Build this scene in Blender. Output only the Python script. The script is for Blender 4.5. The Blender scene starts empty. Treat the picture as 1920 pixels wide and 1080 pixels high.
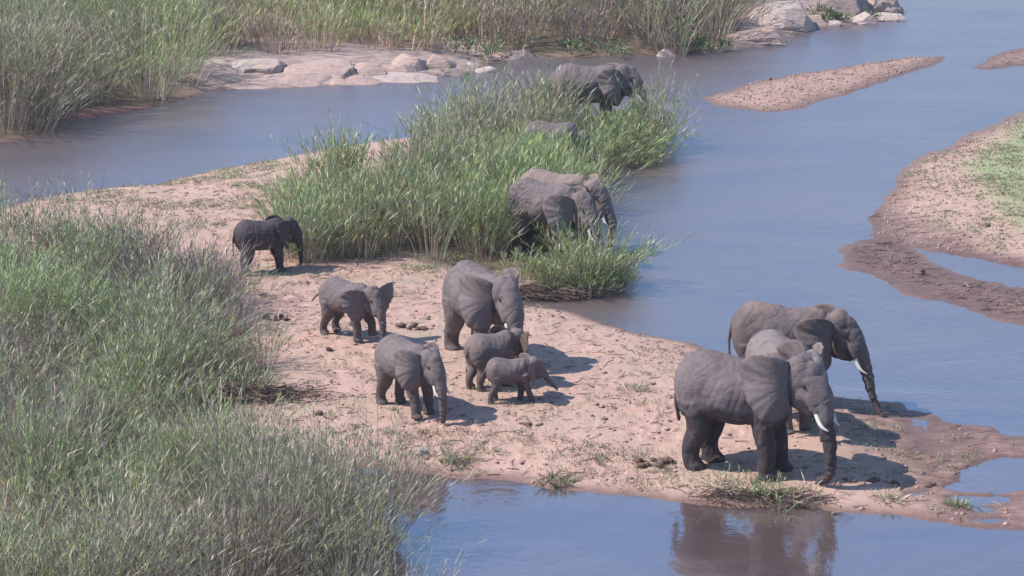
import bpy, bmesh, math
import numpy as np
from mathutils import Vector, Matrix, noise as mnoise
from math import radians as R, sin, cos, pi

scene = bpy.context.scene
COL = scene.collection

# ------------------------------------------------------------------ camera
CAM_H = 18.0
F_PX = 5200.0                      # focal length in pixels of a 1920 wide frame
PITCH = math.atan(1330.0 / F_PX)
cam_data = bpy.data.cameras.new("camera")
cam_data.lens = F_PX / 1920.0 * 36.0
cam_data.clip_start = 1.0
cam_data.clip_end = 6000.0
cam = bpy.data.objects.new("camera", cam_data)
cam.location = (0, 0, CAM_H)
cam.rotation_euler = (pi / 2 - PITCH, 0, 0)
COL.objects.link(cam)
scene.camera = cam

# ------------------------------------------------------------------ sky, sun, exposure
SUN_TO = Vector((-1.0, -0.14, 1.20)).normalized()
sun_el = math.asin(SUN_TO.z)
sun_rot = math.atan2(SUN_TO.x, SUN_TO.y)
world = bpy.data.worlds.new("World")
scene.world = world
world.use_nodes = True
wn = world.node_tree
bg = wn.nodes["Background"]
sky = wn.nodes.new("ShaderNodeTexSky")
sky.sky_type = 'NISHITA'
sky.sun_disc = False
sky.sun_elevation = sun_el
sky.sun_rotation = sun_rot
sky.air_density = 1.2
sky.dust_density = 0.3
sky.ozone_density = 6.0
wn.links.new(sky.outputs[0], bg.inputs[0])
bg.inputs[1].default_value = 0.15
sun_d = bpy.data.lights.new("sun", 'SUN')
sun_d.energy = 4.4
sun_d.angle = R(0.5)
sun_d.color = (1.0, 0.93, 0.85)
sun = bpy.data.objects.new("sun", sun_d)
sun.rotation_euler = SUN_TO.to_track_quat('Z', 'Y').to_euler()
sun.location = (-40, -20, 60)
COL.objects.link(sun)
scene.view_settings.view_transform = 'Standard'
scene.view_settings.look = 'None'
scene.view_settings.exposure = 0.5
scene.view_settings.gamma = 1.0

# ------------------------------------------------------------------ numpy noise
def _hash(ix, iy, seed):
    h = (ix.astype(np.int64) * 374761393 + iy.astype(np.int64) * 668265263 + seed * 1442695041) & 0xFFFFFFFF
    h = ((h ^ (h >> 13)) * 1274126177) & 0xFFFFFFFF
    h = (h ^ (h >> 16)) & 0xFFFFFFFF
    return h.astype(np.float64) / 4294967295.0

def vnoise(x, y, seed=0):
    x = np.asarray(x, float); y = np.asarray(y, float)
    ix = np.floor(x); iy = np.floor(y)
    fx = x - ix; fy = y - iy
    fx = fx * fx * (3 - 2 * fx); fy = fy * fy * (3 - 2 * fy)
    a = _hash(ix, iy, seed); b = _hash(ix + 1, iy, seed)
    c = _hash(ix, iy + 1, seed); d = _hash(ix + 1, iy + 1, seed)
    return (a * (1 - fx) + b * fx) * (1 - fy) + (c * (1 - fx) + d * fx) * fy

def fbm(x, y, seed=0, octv=4):
    s = 0; a = 0.5; t = 0
    for o in range(octv):
        s = s + a * vnoise(np.asarray(x) * 2 ** o + 17.3 * o, np.asarray(y) * 2 ** o - 9.1 * o, seed + o)
        t += a; a *= 0.5
    return s / t

def sstep(a, b, x):
    t = np.clip((x - a) / (b - a), 0, 1)
    return t * t * (3 - 2 * t)

# ------------------------------------------------------------------ layout of the ground
def gp(px, py, z=0.0):
    """point of the level z that lies on the given sight line of the survey picture"""
    dx = (px - 960.0) / F_PX
    dy = -(py - 540.0) / F_PX
    sy = cos(PITCH) + dy * sin(PITCH)
    sz = -sin(PITCH) + dy * cos(PITCH)
    t = (z - CAM_H) / sz
    return (dx * t, sy * t)

def poly(pts):
    return np.array([gp(x, y) for x, y in pts])

def sdist(P, X, Y):
    """signed distance to polygon, positive inside"""
    d2 = np.full(X.shape, 1e18); ins = np.zeros(X.shape, bool)
    n = len(P)
    for i in range(n):
        ax, ay = P[i]; bx, by = P[(i + 1) % n]
        ex, ey = bx - ax, by - ay
        L = ex * ex + ey * ey + 1e-12
        t = np.clip(((X - ax) * ex + (Y - ay) * ey) / L, 0, 1)
        dd = (X - ax - t * ex) ** 2 + (Y - ay - t * ey) ** 2
        d2 = np.minimum(d2, dd)
        if ay != by:
            c = ((ay > Y) != (by > Y)) & (X < (bx - ax) * (Y - ay) / (by - ay) + ax)
            ins ^= c
    d = np.sqrt(d2)
    return np.where(ins, d, -d)

MAIN = [(-900, 640), (-500, 500), (0, 393), (95, 368), (200, 352), (300, 345), (400, 318), (520, 297), (600, 283), (680, 270),
        (760, 258), (850, 245), (930, 232), (1020, 225), (1130, 226), (1185, 234), (1222, 254), (1208, 280), (1162, 306),
        (1104, 326), (1085, 380), (1100, 440), (1140, 490), (1178, 532), (1150, 548), (1080, 555), (1000, 562),
        (975, 570), (1060, 580), (1130, 606), (1200, 627), (1290, 642), (1350, 668), (1450, 700), (1560, 742), (1640, 752),
        (1690, 754), (1702, 770), (1750, 772), (1762, 792), (1860, 802), (1885, 814), (1940, 818), (2100, 830), (2400, 900),
        (2300, 1010), (1920, 997), (1800, 986), (1700, 971), (1600, 963), (1540, 955), (1380, 951), (1300, 943),
        (1250, 937), (1130, 924), (1020, 914), (950, 903), (850, 893), (760, 885), (690, 880), (600, 878), (600, 890),
        (650, 915), (705, 960), (745, 1020), (765, 1090), (780, 1200), (780, 1500), (-900, 1500)]
BANK_R = [(2900, 120), (2300, 140), (1920, 208), (1850, 240), (1780, 270), (1690, 312), (1685, 345), (1640, 400), (1620, 443), (1690, 460),
          (1795, 481), (1920, 503), (2050, 540), (2600, 620), (3400, 600)]
SPIT = [(1590, 484), (1597, 460), (1640, 446), (1690, 455), (1705, 472), (1735, 492), (1800, 515), (1920, 543), (2060, 575), (2300, 640),
        (2200, 660), (2020, 628), (1920, 608), (1790, 575), (1680, 541), (1640, 520), (1597, 502)]
ISLE = [(1300, 185), (1340, 178), (1400, 157), (1500, 136), (1580, 127), (1650, 115), (1700, 108), (1780, 105), (1740, 124), (1690, 140),
        (1640, 160), (1560, 184), (1500, 204), (1440, 209), (1370, 203)]
SLIVER = [(1815, 128), (1845, 112), (1870, 100), (1920, 87), (2100, 70), (2300, 90), (2100, 110), (1920, 124), (1860, 132)]
FAR = [(-1200, 420), (-500, 330), (-100, 278), (0, 268), (80, 256), (100, 228), (200, 216), (290, 203), (350, 185), (380, 172), (560, 162), (700, 153),
       (850, 140), (925, 132), (905, 118), (1000, 109), (1100, 107), (1240, 103), (1370, 98), (1390, 92), (1460, 84), (1500, 66), (1560, 50),
       (1640, 44), (1700, 28), (1650, 15), (1560, -8), (1500, -60), (1480, -160), (1400, -330), (1500, -600), (-4000, -600)]
REDBANK = [(90, 230), (200, 218), (290, 205), (330, 192), (250, 165), (90, 200)]
LAWN = [(1925, 215), (1880, 260), (1830, 290), (1820, 330), (1850, 370), (1880, 410), (1930, 440), (2300, 520), (2600, 300), (2300, 180)]
POOLS = [[(1800, 882), (1850, 866), (1900, 858), (1990, 848), (2020, 900), (1960, 920), (1880, 928), (1800, 924), (1760, 915), (1800, 905)],
         [(1765, 932), (1830, 928), (1900, 930), (1900, 943), (1830, 950)], [(1690, 927), (1740, 920), (1740, 926), (1700, 933)],
         [(1830, 975), (1890, 971), (1920, 976), (1860, 980)], [(1640, 968), (1670, 965), (1690, 969), (1650, 972)],
         [(1820, 955), (1860, 950), (1880, 955), (1840, 962)]]
REEDS_MID = [(522, 508), (600, 514), (720, 518), (762, 490), (800, 517), (860, 526), (960, 532), (1085, 552), (1172, 540), (1145, 490), (1088, 440),
             (1098, 360), (1118, 330), (1185, 316), (1240, 290), (1252, 262), (1150, 242), (1000, 240), (900, 268), (800, 308), (700, 350), (600, 385), (530, 430)]
REEDS_NEAR_A = [(-500, 560), (-300, 520), (0, 512), (150, 512), (300, 538), (385, 572), (440, 640), (490, 700), (520, 745), (500, 775), (360, 815), (200, 840), (0, 850), (-500, 950)]
REEDS_NEAR_B = [(-500, 950), (0, 850), (200, 840), (330, 850), (440, 870), (560, 885), (625, 905), (690, 965), (730, 1020), (755, 1100), (770, 1250), (770, 1330), (-500, 1330)]
REEDS_FAR_L = [(-700, 330), (-100, 270), (0, 262), (80, 258), (102, 228), (160, 211), (330, 197), (362, 165), (338, 150), (330, 60), (300, -40), (-700, -40)]
REEDS_FAR_M = [(338, 138), (420, 126), (600, 118), (760, 112), (870, 112), (900, 100), (960, 104), (960, -190), (-300, -190), (300, -40)]
REEDS_FAR_R = [(960, 102), (1010, 108), (1150, 106), (1290, 101), (1368, 96), (1385, 62), (1420, 20), (1430, -60), (1380, -190), (960, -190)]

W = {k: poly(v) for k, v in dict(MAIN=MAIN, BANK_R=BANK_R, SPIT=SPIT, ISLE=ISLE, SLIVER=SLIVER, FAR=FAR, LAWN=LAWN, REDBANK=REDBANK,
                                 RM=REEDS_MID, RNA=REEDS_NEAR_A, RNB=REEDS_NEAR_B, RFL=REEDS_FAR_L, RFM=REEDS_FAR_M, RFR=REEDS_FAR_R).items()}
WPOOLS = [poly(p) for p in POOLS]
# (polygon, crest height, metres from the shore to the crest)
LANDS = [('MAIN', 0.42, 2.2), ('BANK_R', 0.35, 3.5), ('SPIT', 0.045, 1.2), ('ISLE', 0.20, 1.6), ('SLIVER', 0.12, 1.2), ('FAR', 0.6, 3.0)]

def terrain(X, Y):
    X = np.asarray(X, float); Y = np.asarray(Y, float)
    jit = 0.42 * (fbm(X * 0.9, Y * 0.55, 3, 4) - 0.5) + 0.16 * (fbm(X * 4.0, Y * 2.5, 8, 3) - 0.5)
    h = np.full(X.shape, -0.6)
    for k, H, w in LANDS:
        j = jit * (2.6 if k == 'SPIT' else 1.6 if k in ('ISLE', 'SLIVER', 'BANK_R') else 1.0)
        d = sdist(W[k], X, Y) + j + (.22 if k == 'SPIT' else 0)
        up = H * (1 - np.exp(-np.clip(d, 0, None) / w))
        lo = np.clip(d * 0.22, -0.6, 0)
        h = np.maximum(h, np.where(d > 0, up, lo))
    land = sstep(-0.02, 0.15, h)
    # wet flats at the right end of the sand: barely above the water
    flat = sstep(0, 1, (X - 6.6 - (Y - 55) * 0.15) / 1.8) * sstep(61.0, 58.5, Y) * (Y > 40)
    flat = np.where(Y < 68, flat, 0)
    hf = 0.036 + 0.17 * (fbm(X * 1.0, Y * 0.55, 21, 4) - 0.46)
    h = np.where((h > 0), h * (1 - flat) + np.minimum(h, hf) * flat, h)
    for P in WPOOLS:
        d = sdist(P, X, Y) + jit * 0.9
        h = np.where(h > -0.03, h - 0.10 * sstep(-0.15, 0.2, d), h)
    h = h + land * (0.16 * (fbm(X * 0.28, Y * 0.28, 5, 3) - 0.5) * (1 - flat) * sstep(0.05, .3, h) + 0.045 * (fbm(X * 1.7, Y * 1.7, 6, 4) - 0.5) * sstep(0.0, 0.2, h))
    # low raised lip along the cut bank of the sand
    return h

def th(x, y):
    return float(terrain(np.array([x]), np.array([y]))[0])

def gt(px, py):
    z = 0.2
    for _ in range(6):
        x, y = gp(px, py, z)
        z = max(th(x, y), 0.0)
    return x, y, z

# ------------------------------------------------------------------ node helpers
def mat(name):
    m = bpy.data.materials.new(name); m.use_nodes = True
    nt = m.node_tree
    b = nt.nodes["Principled BSDF"]
    return m, nt, b

def N(nt, t, **kw):
    n = nt.nodes.new(t)
    for k, v in kw.items():
        if k.startswith('i_'):
            n.inputs[int(k[2:]) if k[2:].isdigit() else k[2:]].default_value = v
        else:
            setattr(n, k, v)
    return n

def ramp(nt, src, stops):
    r = nt.nodes.new("ShaderNodeValToRGB")
    e = r.color_ramp.elements
    while len(e) < len(stops): e.new(0.5)
    for el, (p, c) in zip(e, stops):
        el.position = p
        el.color = c if len(c) == 4 else (*c, 1)
    nt.links.new(src, r.inputs[0])
    return r.outputs[0]

def mixc(nt, fac, a, b, mode='MIX'):
    m = nt.nodes.new("ShaderNodeMix"); m.data_type = 'RGBA'; m.blend_type = mode
    for sock, v in ((m.inputs[0], fac), (m.inputs[6], a), (m.inputs[7], b)):
        if isinstance(v, (int, float)): sock.default_value = v
        elif isinstance(v, tuple): sock.default_value = (*v, 1) if len(v) == 3 else v
        else: nt.links.new(v, sock)
    return m.outputs[2]

def mth(nt, op, a, b=0.0, clamp=False):
    m = nt.nodes.new("ShaderNodeMath"); m.operation = op; m.use_clamp = clamp
    for s, v in ((m.inputs[0], a), (m.inputs[1], b)):
        if isinstance(v, (int, float)): s.default_value = v
        else: nt.links.new(v, s)
    return m.outputs[0]

def noise_tex(nt, vec, scale, detail=4, rough=0.55, dist=0.0):
    n = N(nt, "ShaderNodeTexNoise"); n.inputs['Scale'].default_value = scale
    n.inputs['Detail'].default_value = detail; n.inputs['Roughness'].default_value = rough
    n.inputs['Distortion'].default_value = dist
    if vec is not None: nt.links.new(vec, n.inputs['Vector'])
    return n.outputs['Fac']

def mapping(nt, vec, scale=(1, 1, 1), rot=(0, 0, 0)):
    m = nt.nodes.new("ShaderNodeMapping")
    m.inputs['Scale'].default_value = scale; m.inputs['Rotation'].default_value = rot
    nt.links.new(vec, m.inputs['Vector'])
    return m.outputs[0]

def bump(nt, h, strength, dist, prev=None):
    b = nt.nodes.new("ShaderNodeBump"); b.inputs['Strength'].default_value = strength
    b.inputs['Distance'].default_value = dist
    nt.links.new(h, b.inputs['Height'])
    if prev is not None: nt.links.new(prev, b.inputs['Normal'])
    return b.outputs[0]

# ------------------------------------------------------------------ object helpers
def tag(o, label=None, cat=None, group=None, kind=None):
    if label: o['label'] = label
    if cat: o['category'] = cat
    if group: o['group'] = group
    if kind: o['kind'] = kind
    return o

def link_mesh(name, me, m=None, parent=None, smooth=False):
    me.name = name
    o = bpy.data.objects.new(name, me)
    COL.objects.link(o)
    if m: me.materials.append(m)
    if smooth:
        me.polygons.foreach_set('use_smooth', [True] * len(me.polygons))
    if parent: o.parent = parent
    return o

def np_mesh(name, V, Fq, colors=None, attrs=None):
    """V (n,3), Fq (m,4) quads"""
    me = bpy.data.meshes.new(name)
    V = np.ascontiguousarray(V, np.float32); Fq = np.ascontiguousarray(Fq, np.int32)
    k = Fq.shape[1]
    me.vertices.add(len(V)); me.vertices.foreach_set('co', V.ravel())
    me.loops.add(Fq.size); me.loops.foreach_set('vertex_index', Fq.ravel())
    me.polygons.add(len(Fq))
    me.polygons.foreach_set('loop_start', np.arange(len(Fq), dtype=np.int32) * k)
    me.polygons.foreach_set('loop_total', np.full(len(Fq), k, np.int32))
    if colors is not None:
        a = me.color_attributes.new('Col', 'FLOAT_COLOR', 'POINT')
        C = np.ones((len(V), 4), np.float32); C[:, :3] = colors
        a.data.foreach_set('color', C.ravel())
    for nme, arr in (attrs or {}).items():
        a = me.attributes.new(nme, 'FLOAT', 'POINT')
        a.data.foreach_set('value', np.ascontiguousarray(arr, np.float32))
    me.update(calc_edges=True)
    return me

def sample_poly0(P, n, rg):
    lo, hi = P.min(0), P.max(0)
    c = rg.uniform(lo, hi, (n * 3, 2))
    return c[sdist(P, c[:, 0], c[:, 1]) > 0][:n]

# ------------------------------------------------------------------ ground sheet
def rows():
    ys = list(np.linspace(-60, 42, 30))
    y = 42.6
    while y < 135:
        ys.append(y); y += 0.075 * (y / 55.0) ** 1.6 + 0.02
    st = 1.0
    while y < 3000:
        ys.append(y); y += st; st *= 1.12
    return np.array(ys)

ys = rows()
ts = np.concatenate([-np.geomspace(0.23, 1.6, 24)[::-1], np.linspace(-0.225, 0.225, 620), np.geomspace(0.23, 1.6, 24)])
TT, YY = np.meshgrid(ts, ys)
XX = TT * (np.maximum(YY, 0) * 1.0 + 4 + np.maximum(-YY, 0))
ZZ = terrain(XX.ravel(), YY.ravel())
Xr, Yr = XX.ravel(), YY.ravel()
ZZ = np.where((Yr < 40), -0.6 + 0 * ZZ, ZZ)
near_side = (Yr < 40)
ZZ = np.where(near_side, np.where(Xr < -2, 0.4, -0.6) + np.clip((36 - Yr) * 0.2, 0, 9), ZZ)
nr, nc = XX.shape
Z2 = ZZ.reshape(nr, nc)
frg = np.random.default_rng(77)
trails = [[(455, 470), (560, 560), (660, 640), (760, 780), (900, 850)], [(700, 560), (850, 640), (960, 740), (1150, 830), (1400, 880)], [(480, 640), (640, 700), (900, 780), (1200, 800), (1500, 870)],
          [(900, 600), (1050, 640), (1200, 720), (1350, 800)], [(200, 400), (350, 420), (450, 500), (600, 600)], [(560, 800), (760, 830), (1000, 880), (1280, 900)], [(1000, 620), (1150, 760), (1300, 850), (1650, 860)],
          [(1500, 800), (1650, 800), (1800, 850)]]
prints = []
for tr in trails:
    q = np.array([gp(*p) for p in tr])
    for i in range(len(q) - 1):
        n_ = int(np.linalg.norm(q[i + 1] - q[i]) / .16)
        for t_ in np.linspace(0, 1, n_):
            prints.append(q[i] * (1 - t_) + q[i + 1] * t_ + frg.normal(0, .45, 2))
for p_ in sample_poly0(poly([(470, 540), (950, 580), (1300, 660), (1680, 780), (1500, 930), (1000, 890), (600, 850), (560, 700)]), 250, frg): prints.append(p_)
for fx_, fy_ in prints:
    r_ = frg.uniform(.13, .22)
    a0, a1 = np.searchsorted(ys, [fy_ - .5, fy_ + .5])
    c0, c1 = np.searchsorted(ts, [(fx_ - .5) / (fy_ + 4), (fx_ + .5) / (fy_ + 4)])
    if a1 <= a0 or c1 <= c0: continue
    dd_ = np.hypot(XX[a0:a1, c0:c1] - fx_, YY[a0:a1, c0:c1] - fy_) / r_
    dep = frg.uniform(.006, .020)
    lnd = sstep(.04, .15, Z2[a0:a1, c0:c1])
    Z2[a0:a1, c0:c1] += lnd * (-dep * sstep(1.05, .75, dd_) + dep * .55 * np.exp(-((dd_ - 1.25) / .22) ** 2))
ZZ = Z2.ravel()
idx = np.arange(nr * nc).reshape(nr, nc)
quads = np.stack([idx[:-1, :-1], idx[:-1, 1:], idx[1:, 1:], idx[1:, :-1]], -1).reshape(-1, 4)
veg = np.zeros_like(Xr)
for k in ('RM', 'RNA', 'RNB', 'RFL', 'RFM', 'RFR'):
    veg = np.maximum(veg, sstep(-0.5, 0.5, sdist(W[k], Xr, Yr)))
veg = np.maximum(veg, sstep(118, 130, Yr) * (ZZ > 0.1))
lawn = sstep(-0.9, 1.0, sdist(W['LAWN'], Xr, Yr) + 1.6 * (fbm(Xr * 0.6, Yr * 0.4, 12, 4) - 0.5))
mud = sstep(-0.2, 0.5, sdist(W['SPIT'], Xr, Yr) + .3)
mud = np.maximum(mud, sstep(-0.8, 0.8, sdist(poly([(1580, 460), (1635, 392), (1760, 436), (1920, 486), (2200, 540), (2200, 600), (1700, 460)]), Xr, Yr) + 1.2 * (fbm(Xr, Yr, 33, 3) - .5)))
mud = np.maximum(mud, .6 * sstep(-0.3, 0.5, sdist(poly([(1560, 188), (1640, 130), (1800, 95), (1800, 130), (1500, 215)]), Xr, Yr)))
flatm = sstep(0, 1, (Xr - 5.6 + 1.5 * (fbm(Xr * .6, Yr * .6, 35, 4) - .5) - (Yr - 57) * -0.35) / 2.6) * (Yr < 66) * (Yr > 40)
mud = np.maximum(mud, flatm * 0.85)
red = sstep(-0.4, 0.3, sdist(W['REDBANK'], Xr, Yr))
stone = np.zeros_like(Xr)
mud = np.maximum(mud, .75 * sstep(-0.3, 0.5, sdist(W['SLIVER'], Xr, Yr) + .3)); mud = np.maximum(mud, .3 * sstep(-0.3, 0.5, sdist(W['ISLE'], Xr, Yr) + .3))
for sp_ in ([(318, 172), (318, 108), (420, 98), (900, 96), (945, 130), (925, 145), (560, 172)], [(1370, 110), (1380, 60), (1420, 0), (1700, -20), (1740, 30), (1640, 55), (1500, 90)]):
    stone = np.maximum(stone, sstep(-.3, .5, sdist(poly(sp_), Xr, Yr) + .8 * (fbm(Xr * .8, Yr * .8, 52, 3) - .5)))
ZZ = ZZ + stone * .22 * (fbm(Xr * .55, Yr * .4, 53, 4) - .35) * (ZZ > .1)
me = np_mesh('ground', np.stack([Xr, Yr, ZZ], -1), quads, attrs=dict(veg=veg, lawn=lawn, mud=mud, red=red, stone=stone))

def attr(nt, name):
    a = nt.nodes.new("ShaderNodeAttribute"); a.attribute_name = name
    return a.outputs['Fac']

gm, nt, b = mat('river_sand')
geo = N(nt, "ShaderNodeNewGeometry")
pos = geo.outputs['Position']
sep = N(nt, "ShaderNodeSeparateXYZ"); nt.links.new(pos, sep.inputs[0])
n_big = noise_tex(nt, pos, 0.35, 5)
n_mid = noise_tex(nt, pos, 2.2, 6, 0.6)
n_fine = noise_tex(nt, pos, 11.0, 5, 0.65)
n_str = noise_tex(nt, mapping(nt, pos, (0.9, 3.5, 1)), 1.6, 6, 0.65)
sand = mixc(nt, ramp(nt, n_mid, [(0.35, (0, 0, 0)), (0.68, (1, 1, 1))]), (0.485, 0.315, 0.256), (0.375, 0.235, 0.192))
sand = mixc(nt, ramp(nt, n_big, [(0.45, (0, 0, 0)), (0.7, (1, 1, 1))]), sand, (0.40, 0.285, 0.225))
sand = mixc(nt, ramp(nt, n_fine, [(0.60, (0, 0, 0)), (0.72, (1, 1, 1))]), sand, (0.28, 0.18, 0.15))
n_sp = noise_tex(nt, mapping(nt, pos, (1.0, 2.2, 1)), 7.0, 3, 0.5, 1.5)
sand = mixc(nt, ramp(nt, n_sp, [(0.70, (0, 0, 0)), (0.74, (1, 1, 1))]), sand, (0.20, 0.12, 0.10))
n_gr = noise_tex(nt, mapping(nt, pos, (1.2, 1.6, 1)), 0.55, 6, 0.7)
n_gr2 = noise_tex(nt, pos, 16.0, 3, 0.6)
sparse = mth(nt, 'MULTIPLY', ramp(nt, n_gr, [(0.52, (0, 0, 0)), (0.66, (1, 1, 1))]), ramp(nt, n_gr2, [(0.48, (0, 0, 0)), (0.6, (1, 1, 1))]))
sand = mixc(nt, mth(nt, 'MULTIPLY', sparse, 0.75), sand, (0.22, 0.25, 0.13))
col = mixc(nt, attr(nt, 'red'), sand, (0.38, 0.19, 0.15))
lawnf = mth(nt, 'MULTIPLY', attr(nt, 'lawn'), ramp(nt, n_fine, [(0.3, (0.55,) * 3), (0.6, (1, 1, 1))]))
col = mixc(nt, lawnf, col, mixc(nt, n_mid, (0.17, 0.27, 0.10), (0.30, 0.31, 0.17)))
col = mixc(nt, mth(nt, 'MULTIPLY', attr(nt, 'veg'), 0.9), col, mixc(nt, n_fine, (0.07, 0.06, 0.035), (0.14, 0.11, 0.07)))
col = mixc(nt, attr(nt, 'stone'), col, mixc(nt, ramp(nt, n_str, [(0.38, (0, 0, 0)), (0.6, (1, 1, 1))]), (0.20, 0.15, 0.135), (0.40, 0.30, 0.265)))
mudc = mixc(nt, ramp(nt, n_str, [(0.4, (0, 0, 0)), (0.62, (1, 1, 1))]), (0.155, 0.09, 0.08), (0.30, 0.20, 0.165))
mudc = mixc(nt, ramp(nt, n_sp, [(0.64, (0, 0, 0)), (0.70, (1, 1, 1))]), mudc, (0.07, 0.05, 0.045))
col = mixc(nt, attr(nt, 'mud'), col, mudc)
wetz = mth(nt, 'ADD', sep.outputs['Z'], mth(nt, 'MULTIPLY', mth(nt, 'SUBTRACT', n_mid, 0.5), 0.10))
wet = ramp(nt, wetz, [(0.015, (1, 1, 1)), (0.085, (0, 0, 0))])
col = mixc(nt, mth(nt, 'MULTIPLY', wet, 0.72), col, (0.115, 0.062, 0.052))
nt.links.new(col, b.inputs['Base Color'])
rough = mth(nt, 'SUBTRACT', 0.95, mth(nt, 'MULTIPLY', mth(nt, 'MAXIMUM', wet, mth(nt, 'MULTIPLY', attr(nt, 'mud'), 0.5)), 0.45))
nt.links.new(rough, b.inputs['Roughness'])
b.inputs['Specular IOR Level'].default_value = 0.3
bn = bump(nt, n_mid, 0.6, 0.10)
vor = N(nt, "ShaderNodeTexVoronoi"); vor.inputs['Scale'].default_value = 3.2; nt.links.new(mixc(nt, 0.25, pos, N(nt, "ShaderNodeTexNoise").outputs['Color']), vor.inputs['Vector'])
dimple = ramp(nt, vor.outputs['Distance'], [(0.05, (0, 0, 0)), (0.35, (1, 1, 1))])
bn = bump(nt, dimple, 0.3, 0.025, bn)
bn = bump(nt, n_fine, 0.7, 0.035, bn)
nt.links.new(bn, b.inputs['Normal'])
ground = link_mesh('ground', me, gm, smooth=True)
tag(ground, kind='structure')

# ------------------------------------------------------------------ river water
wm, nt, b = mat('river_water')
geo = N(nt, "ShaderNodeNewGeometry"); pos = geo.outputs['Position']
w1 = noise_tex(nt, mapping(nt, pos, (0.9, 0.75, 1), (0, 0, R(20))), 5.5, 4, 0.55, 0.4)
w2 = noise_tex(nt, mapping(nt, pos, (0.5, 0.28, 1), (0, 0, R(-15))), 1.3, 5, 0.55, 0.8)
w3 = noise_tex(nt, mapping(nt, pos, (0.12, 0.32, 1), (0, 0, R(10))), 0.9, 4, 0.6, 1.0)
turb = mixc(nt, ramp(nt, w3, [(0.35, (0, 0, 0)), (0.65, (1, 1, 1))]), (0.085, 0.062, 0.062), (0.125, 0.085, 0.075))
nt.links.new(turb, b.inputs['Base Color'])
wsep = N(nt, "ShaderNodeSeparateXYZ"); nt.links.new(pos, wsep.inputs[0])
flow = N(nt, "ShaderNodeMapRange"); nt.links.new(wsep.outputs['Y'], flow.inputs[0])      # sheltered near pool, running river beyond the spit
flow.inputs[1].default_value = 56.0; flow.inputs[2].default_value = 66.0; flow.inputs[3].default_value = 0.0; flow.inputs[4].default_value = 1.0
nt.links.new(mth(nt, 'ADD', 0.10, mth(nt, 'MULTIPLY', flow.outputs[0], 0.20)), b.inputs['Roughness'])
b.inputs['IOR'].default_value = 4.4
b.inputs['Specular Tint'].default_value = (0.88, 0.92, 1.0, 1)
calm = ramp(nt, w3, [(0.40, (0.25,) * 3), (0.62, (1, 1, 1))])
hh = mth(nt, 'MULTIPLY', mth(nt, 'MULTIPLY', w1, calm), mth(nt, 'ADD', 0.5, mth(nt, 'MULTIPLY', flow.outputs[0], 0.9)))
bn = bump(nt, hh, 0.65, 0.026)
bn = bump(nt, w2, 0.5, 0.065, bn)
nt.links.new(bn, b.inputs['Normal'])
Vw = np.array([(-4000, -100, 0), (4000, -100, 0), (4000, 4000, 0), (-4000, 4000, 0)])
water = link_mesh('river_water', np_mesh('river_water', Vw, np.array([[0, 1, 2, 3]])), wm)
tag(water, kind='structure')

# ------------------------------------------------------------------ reeds and grass
rng = np.random.default_rng(11)
def plant_mat(name, trans=0.24):
    m = bpy.data.materials.new(name); m.use_nodes = True
    nt = m.node_tree; nt.nodes.clear()
    out = N(nt, "ShaderNodeOutputMaterial")
    a = N(nt, "ShaderNodeVertexColor"); a.layer_name = 'Col'
    d = N(nt, "ShaderNodeBsdfDiffuse"); t = N(nt, "ShaderNodeBsdfTranslucent")
    g = N(nt, "ShaderNodeBsdfGlossy"); g.inputs['Roughness'].default_value = 0.45
    mx = N(nt, "ShaderNodeMixShader"); mx.inputs[0].default_value = trans
    mx2 = N(nt, "ShaderNodeMixShader"); mx2.inputs[0].default_value = 0.05
    nt.links.new(a.outputs[0], d.inputs[0]); nt.links.new(a.outputs[0], t.inputs[0])
    nt.links.new(d.outputs[0], mx.inputs[1]); nt.links.new(t.outputs[0], mx.inputs[2])
    nt.links.new(mx.outputs[0], mx2.inputs[1]); nt.links.new(g.outputs[0], mx2.inputs[2])
    nt.links.new(mx2.outputs[0], out.inputs[0])
    return m
reed_mat = plant_mat('reed_leaf')

GREEN = np.array([(0.24, 0.31, 0.10), (0.19, 0.27, 0.12), (0.31, 0.36, 0.12), (0.14, 0.21, 0.095), (0.26, 0.31, 0.17)])
TAN = np.array([(0.46, 0.39, 0.28), (0.35, 0.30, 0.22), (0.55, 0.49, 0.37), (0.28, 0.22, 0.17)])
PURP = np.array([(0.29, 0.19, 0.22), (0.34, 0.25, 0.26), (0.22, 0.15, 0.18)])

def ribbon(P, Wv):
    """P (n,k,3) centre lines, Wv (n,k,3) half widths -> verts, quads"""
    n, k, _ = P.shape
    V = np.stack([P - Wv, P + Wv], 2).reshape(n * k * 2, 3)
    base = (np.arange(n) * k * 2)[:, None]
    j = np.arange(k - 1)[None, :] * 2
    q = np.stack([base + j, base + j + 1, base + j + 3, base + j + 2], -1).reshape(-1, 4)
    return V, q

def sample_poly(P, n, rg):
    lo, hi = P.min(0), P.max(0)
    out = []
    tot = 0
    while tot < n:
        c = rg.uniform(lo, hi, (max(n * 2, 64), 2))
        m = sdist(P, c[:, 0], c[:, 1]) > 0
        out.append(c[m]); tot += m.sum()
    return np.concatenate(out)[:n]

def area(P):
    x, y = P[:, 0], P[:, 1]
    return 0.5 * abs(np.dot(x, np.roll(y, -1)) - np.dot(y, np.roll(x, -1)))

CLEAR = []          # (x, y, radius, factor) filled by the animals: reeds trodden down there

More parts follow.
